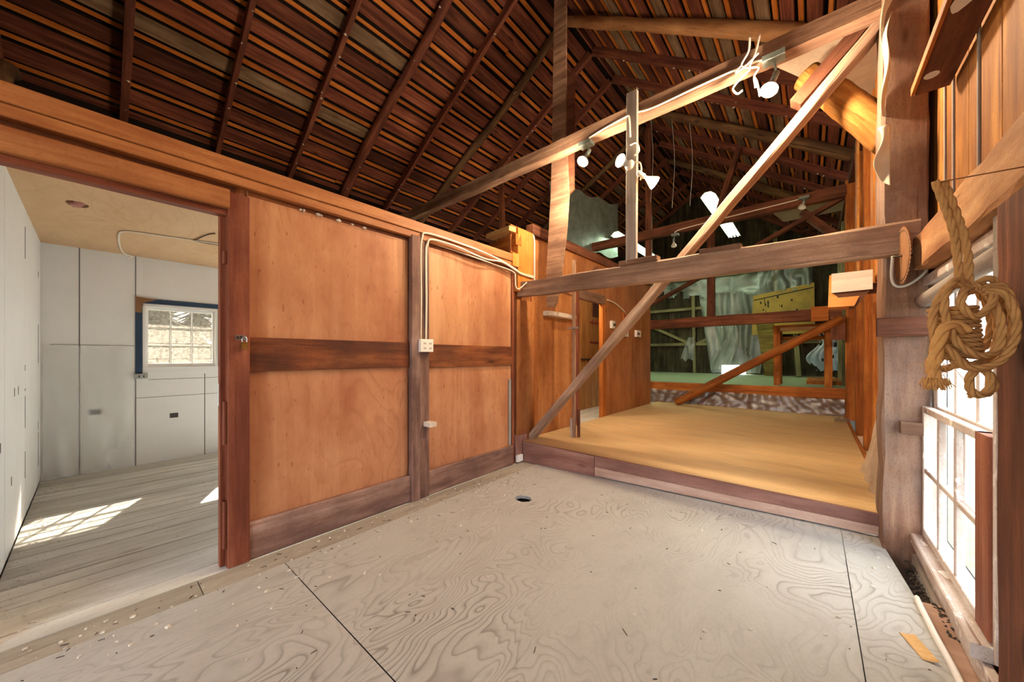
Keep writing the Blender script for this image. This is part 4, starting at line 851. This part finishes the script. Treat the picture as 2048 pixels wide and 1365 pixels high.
tube('lamp_wire', [(-1.43, 3.44, 3.72), (-1.38, 3.42, 3.70), (-1.37, 3.43, 3.5)], .007, 'cable', ws, 6); tube('lamp_wire', [(-1.37, 3.43, 3.42), (-1.3, 3.4, 3.40), (-1.28, 3.42, 3.33), (-1.33, 3.43, 3.30)], .007, 'cable', ws, 6); tube('lamp_wire', [(-1.33, 3.43, 3.24), (-1.27, 3.42, 3.2), (-1.27, 3.45, 3.12), (-1.30, 3.50, 3.08)], .007, 'cable', ws, 6)
lathe('junction_disc', [(.0, 0), (.045, 0), (.05, .012), (.04, .03), (.0, .032)], 'ceramic', ws, aim((-1.375, 3.43, 3.22), (-.1, -1, 0)), 20, False)
# partition cables and outlet
cX = PX+.018
for k, (dy, zt) in enumerate(((1.985, 2.50), (2.045, 2.455))):
    tag(tube('wall_cable', [(cX-.02, dy, 1.49), (cX-.018, dy+.003, 1.9), (cX-.02, dy, 2.3), (cX-.01, dy+.01, zt-.05), (cX, dy+.06, zt), (cX+.01, 2.4, zt-.0), (cX+.012, 2.8, zt-.02-.02*k), (cX, 3.1, 2.455-.015*k), (cX-.01, 3.35, 2.41-.012*k), (QX+.062, 3.5, 2.385-.012*k), (QX+.062, 3.77, 2.385-.02*k)], .0095, 'cable', None, 8),
        ('outer' if k == 0 else 'inner')+' cream cable running from the outlet box up and along the partition cap', 'cable')
tag(tube('wall_cable', [(PX-.03, 2.10, 2.44), (PX-.02, 2.5, 2.425), (PX-.015, 3.0, 2.40), (PX+.0, 3.33, 2.37), (PX+.0, 3.37, 2.30), (PX-.0, 3.38, 2.2), (PX+.02, 3.42, 2.17), (-2.72, 3.50, 2.255)], .008, 'cable', None, 8), 'lowest thin cable on the partition ending at the lower tie beam', 'cable')
tag(tube('wall_cable', [(QX+.062, 3.775, 2.25), (QX+.062, 3.775, 2.6), (QX+.06, 3.77, 2.9), (QX+.0, 3.76, 2.95)], .012, 'cable_grey', None, 7), 'grey cable running up beside the orange corner plank', 'cable')
tag(tube('wall_cable', [(QX+.01, 3.85, 2.33), (QX+.01, 3.95, 2.37), (QX+.01, 4.3, 2.33), (QX+.01, 4.85, 2.28)], .006, 'cable_brown', None, 6), 'thin brown wire across the tall plywood wall', 'cable')
tag(tube('wall_cable', [(QX+.02, 6.05, 2.36), (QX+.02, 6.4, 2.33), (QX+.02, 6.8, 2.22), (QX+.02, 7.1, 2.05)], .012, 'cable', None, 6), 'cream wire sagging across the far plywood wall', 'cable')
ob = thing('outlet_box', 'cream double outlet box on the partition stud below two cables', 'outlet', (PX-.01, 2.03, 1.38))
slab('box', PX-.01, PX+.045, 1.955, 2.095, 1.375, 1.495, 'outlet_white', ob, 'y', .004)
for dy in (2.00, 2.06):
    for dz in (1.41, 1.455):
        slab('slot', PX+.0445, PX+.047, dy-.010, dy-.006, dz-.008, dz+.008, 'outlet_hole', ob, 'z', 0); slab('slot', PX+.0445, PX+.047, dy+.006, dy+.010, dz-.008, dz+.008, 'outlet_hole', ob, 'z', 0)
slab('ear', PX-.005, PX+.005, 2.095, 2.11, 1.42, 1.445, 'outlet_white', ob, 'y', .002); slab('ear', PX-.005, PX+.005, 1.94, 1.955, 1.42, 1.445, 'outlet_white', ob, 'y', .002)
pl = thing('padlock', 'small brass padlock on a steel hasp at the doorway post', 'padlock', (PX+.01, .615, 1.38))
slab('body', PX+.008, PX+.028, .612, .648, 1.385, 1.425, 'brass', pl, 'y', .004); tube('shackle', [(PX+.018, .618, 1.425), (PX+.018, .618, 1.45), (PX+.018, .63, 1.462), (PX+.018, .642, 1.45), (PX+.018, .642, 1.425)], .0035, 'steel', pl, 8)
slab('hasp', PX, PX+.005, .585, .64, 1.44, 1.472, 'steel', pl, 'y', .002); slab('staple', PX+.004, PX+.014, .592, .602, 1.445, 1.467, 'dark_metal', pl, 'z', 0); slab('staple', PX+.004, PX+.014, .612, .620, 1.45, 1.467, 'dark_metal', pl, 'z', 0)
tag(slab('latch_plate', PX-.10, PX-.085, .515, .53, 1.02, 1.16, 'steel', None, 'z'), 'thin steel strike plate on the doorway edge', 'latch')
for y, z in ((6.2, 1.85), (6.72, 1.72), (7.4, 1.74)):
    ot = tag(slab('outlet_box', QX, QX+.05, y, y+(.12 if z > 1.8 else .24), z, z+.14, 'outlet_white', None, 'y', .004), {1.85: 'small white switch nearest the inner door on far plywood wall', 1.72: 'white outlet box on far plywood wall under a short stick', 1.74: 'white outlet box at the far end of the plywood wall'}[z], 'outlet')
    slab('knob', QX+.05, QX+.075, y+.04, y+.09, z+.04, z+.09, 'outlet_hole', ot, 'y', .004)
tag(slab('wood_stick', QX, QX+.03, 6.78, 6.95, 1.87, 2.2, 'timber_orange', None, 'z', .003), 'short orange stick above the outlet on far plywood wall', 'board')

# ---- side room details
tag(tube('ceiling_cable', [(-6.24, .27, 2.50), (-6.22, .30, 2.53), (-6.16, .24, 2.545), (-5.9, .20, 2.545), (-5.35, .17, 2.545), (-5.10, .19, 2.545), (-5.03, .30, 2.546), (-4.95, .60, 2.546), (-4.88, .90, 2.546), (-4.85, 1.2, 2.546)], .009, 'cable', None, 7), 'white cable running over the side room plywood ceiling', 'cable')
tag(tube('ceiling_cable', [(-4.50, .78, 2.547), (-4.60, .74, 2.547), (-4.85, .70, 2.547), (-4.95, .70, 2.545), (-4.92, .95, 2.546)], .006, 'cable_brown', None, 6), 'dark wire branching on the side room ceiling', 'cable')
tag(poly('ceiling_hole_rim', [(-4.60+.10*math.cos(a/3.5), -.08, 0) for a in range(3)], (0, 0, .01), 1, 'insulation'), 'x', 'x') if False else None
tag(log('insulation', [(-4.56, -.10, 2.575), (-4.50, -.07, 2.57), (-4.44, -.06, 2.578)], .03, .025, 'insulation', None, .6), 'pinkish insulation showing in the side room ceiling hole', 'insulation')
oo = tag(slab('outlet_box', SX, SX+.04, .32, .44, 1.06, 1.12, 'galv', None, 'y', .004), 'metal outlet box below the corner of the small window', 'outlet')
for dy in (.36, .40): slab('slot', SX+.04, SX+.042, dy, dy+.012, 1.075, 1.10, 'outlet_hole', oo, 'z', 0)
tag(poly('paper_flap', [(SX+.014, .335, 1.95), (SX+.014, .40, 1.95), (SX+.05, .40, 1.99), (SX+.03, .52, 2.04), (SX+.014, .335, 2.06)], (1, 0, 0), .012, 'brown_paper'), 'brown torn paper flap at the upper corner of the small window', 'paper')
tag(slab('paper_flap', SX+.014, SX+.03, .335, .39, 1.87, 1.955, 'brown_paper', None, 'z', .004), 'small brown block below the torn paper flap', 'wood block')
tag(slab('curtain_edge', SX+.014, SX+.03, 1.18, 1.24, 1.14, 2.0, 'brown_paper', None, 'z', .006), 'tan paper strip hanging right of the small window', 'paper')
tag(log('loft_log', [(-7.2, -.62, 4.66), (-6.5, -.60, 4.36), (-5.5, -.58, 3.4), (-4.9, -.56, 2.75)], .075, .07, 'rafter_log', None, .2), 'crooked log brace under the roof at the far left', 'beam')
# ---- trees outside the small window
def conifer(x, y, h, seed, label):
    t = thing('conifer', label, 'tree', (x, y, -.6), 'trees outside the small window'); q = random.Random(seed)
    log('trunk', [(x, y, -.6), (x+.05, y, h*.5), (x, y, h-.6)], .13, .03, 'bark_out', t, .1, 8, 3)
    vs = []; fs = []
    for k in range(1700):
        z = q.uniform(.3, 1)*0+h*(1-q.random()**.6); r = (1-z/h)*h*.30*q.uniform(.2, 1); a = q.uniform(0, 6.28)
        c = Vector((r*math.cos(a), r*math.sin(a), z-r*.25-.6)); u = Vector((math.cos(a), math.sin(a), -.4))*q.uniform(.12, .4); v = Vector((-math.sin(a), math.cos(a), q.uniform(-.3, .3)))*q.uniform(.03, .12); b = len(vs)
        vs += [c-u-v, c-u+v, c+u+v*.3, c+u-v*.3]; fs.append((b, b+1, b+2, b+3))
    link('foliage', mesh(vs, fs), 'conifer', t, Matrix.Translation((x, y, 0)))
conifer(-15, 2.2, 6.2, 1, 'broad grey-green conifer seen through the middle panes of the small window'); conifer(-12.0, 1.0, 4.0, 2, 'smaller conifer seen through left panes of the small window'); conifer(-17.5, 5.2, 6.6, 3, 'tall conifer seen through the right panes of the small window'); conifer(-20, -1.0, 7., 4, 'distant conifer left of the others outside the small window')
# ---- added fill light without a fitting, brightens the inner boards behind the doorway
l = bpy.data.lights.new('inner_room_fill', 'POINT'); l.energy = 26; l.color = (1., .8, .55); l.shadow_soft_size = .06
o = bpy.data.objects.new('inner_room_fill', l); C.objects.link(o); o.location = (-3.25, 5.3, 2.75)
# ---- small marks: mud-dauber nests, hanging wires
def daubs(name, parent, pts, rmin, rmax, seed):
    q = random.Random(seed); vs = []; fs = []
    for p in pts:
        r = q.uniform(rmin, rmax); b = len(vs); _ = 0
        for a, e in ((0, 1), (1, 0), (0, -1), (-1, 0)): vs.append(Vector(p)+Vector((a*r*q.uniform(.7, 1.3), e*r*q.uniform(.7, 1.3), q.uniform(-.2, .2)*r)))
        vs.append(Vector(p)+Vector((0, 0, r*.8))); vs.append(Vector(p)-Vector((0, 0, r*.8)))
        for i in range(4): fs += [(b+i, b+(i+1) % 4, b+4), (b+(i+1) % 4, b+i, b+5)]
    o = link(name, mesh(vs, fs, smooth=True), 'debris', parent); o['kind'] = 'stuff'; return o
q = random.Random(33)
daubs('mud_daub', rr, [PR(q.uniform(.3, 4.2), RAFT[q.randrange(6, 14)]+q.uniform(-.03, .03), .0) for _ in range(70)], .008, .026, 1)
daubs('mud_daub', rl, [PL(q.uniform(.3, 4.6), RAFT[q.randrange(3, 10)]+q.uniform(-.03, .03), .0) for _ in range(55)], .008, .024, 2)
daubs('mud_daub', wl, [(PX-.045, y, 2.405) for y in (.98, 1.0, 1.1, 1.12, 1.25, 1.36, 1.46)], .012, .022, 3)
for (x, yy, z0, d) in ((-2.75, 8.0, 4.75, 'left'), (-2.3, 8.0, 4.5, 'middle'), (-1.95, 8.0, 4.45, 'right')):
    z1 = RZ-.68*(x-RXX)+.03
    tag(tube('hanging_wire', [(x, yy, z1), (x+.06, yy, (z0+z1)/2), (x+.01, yy, z0)], .006, 'cable_grey', None, 5), 'thin wire dangling from the rafters before the far tie, '+d+' one of three', 'wire')
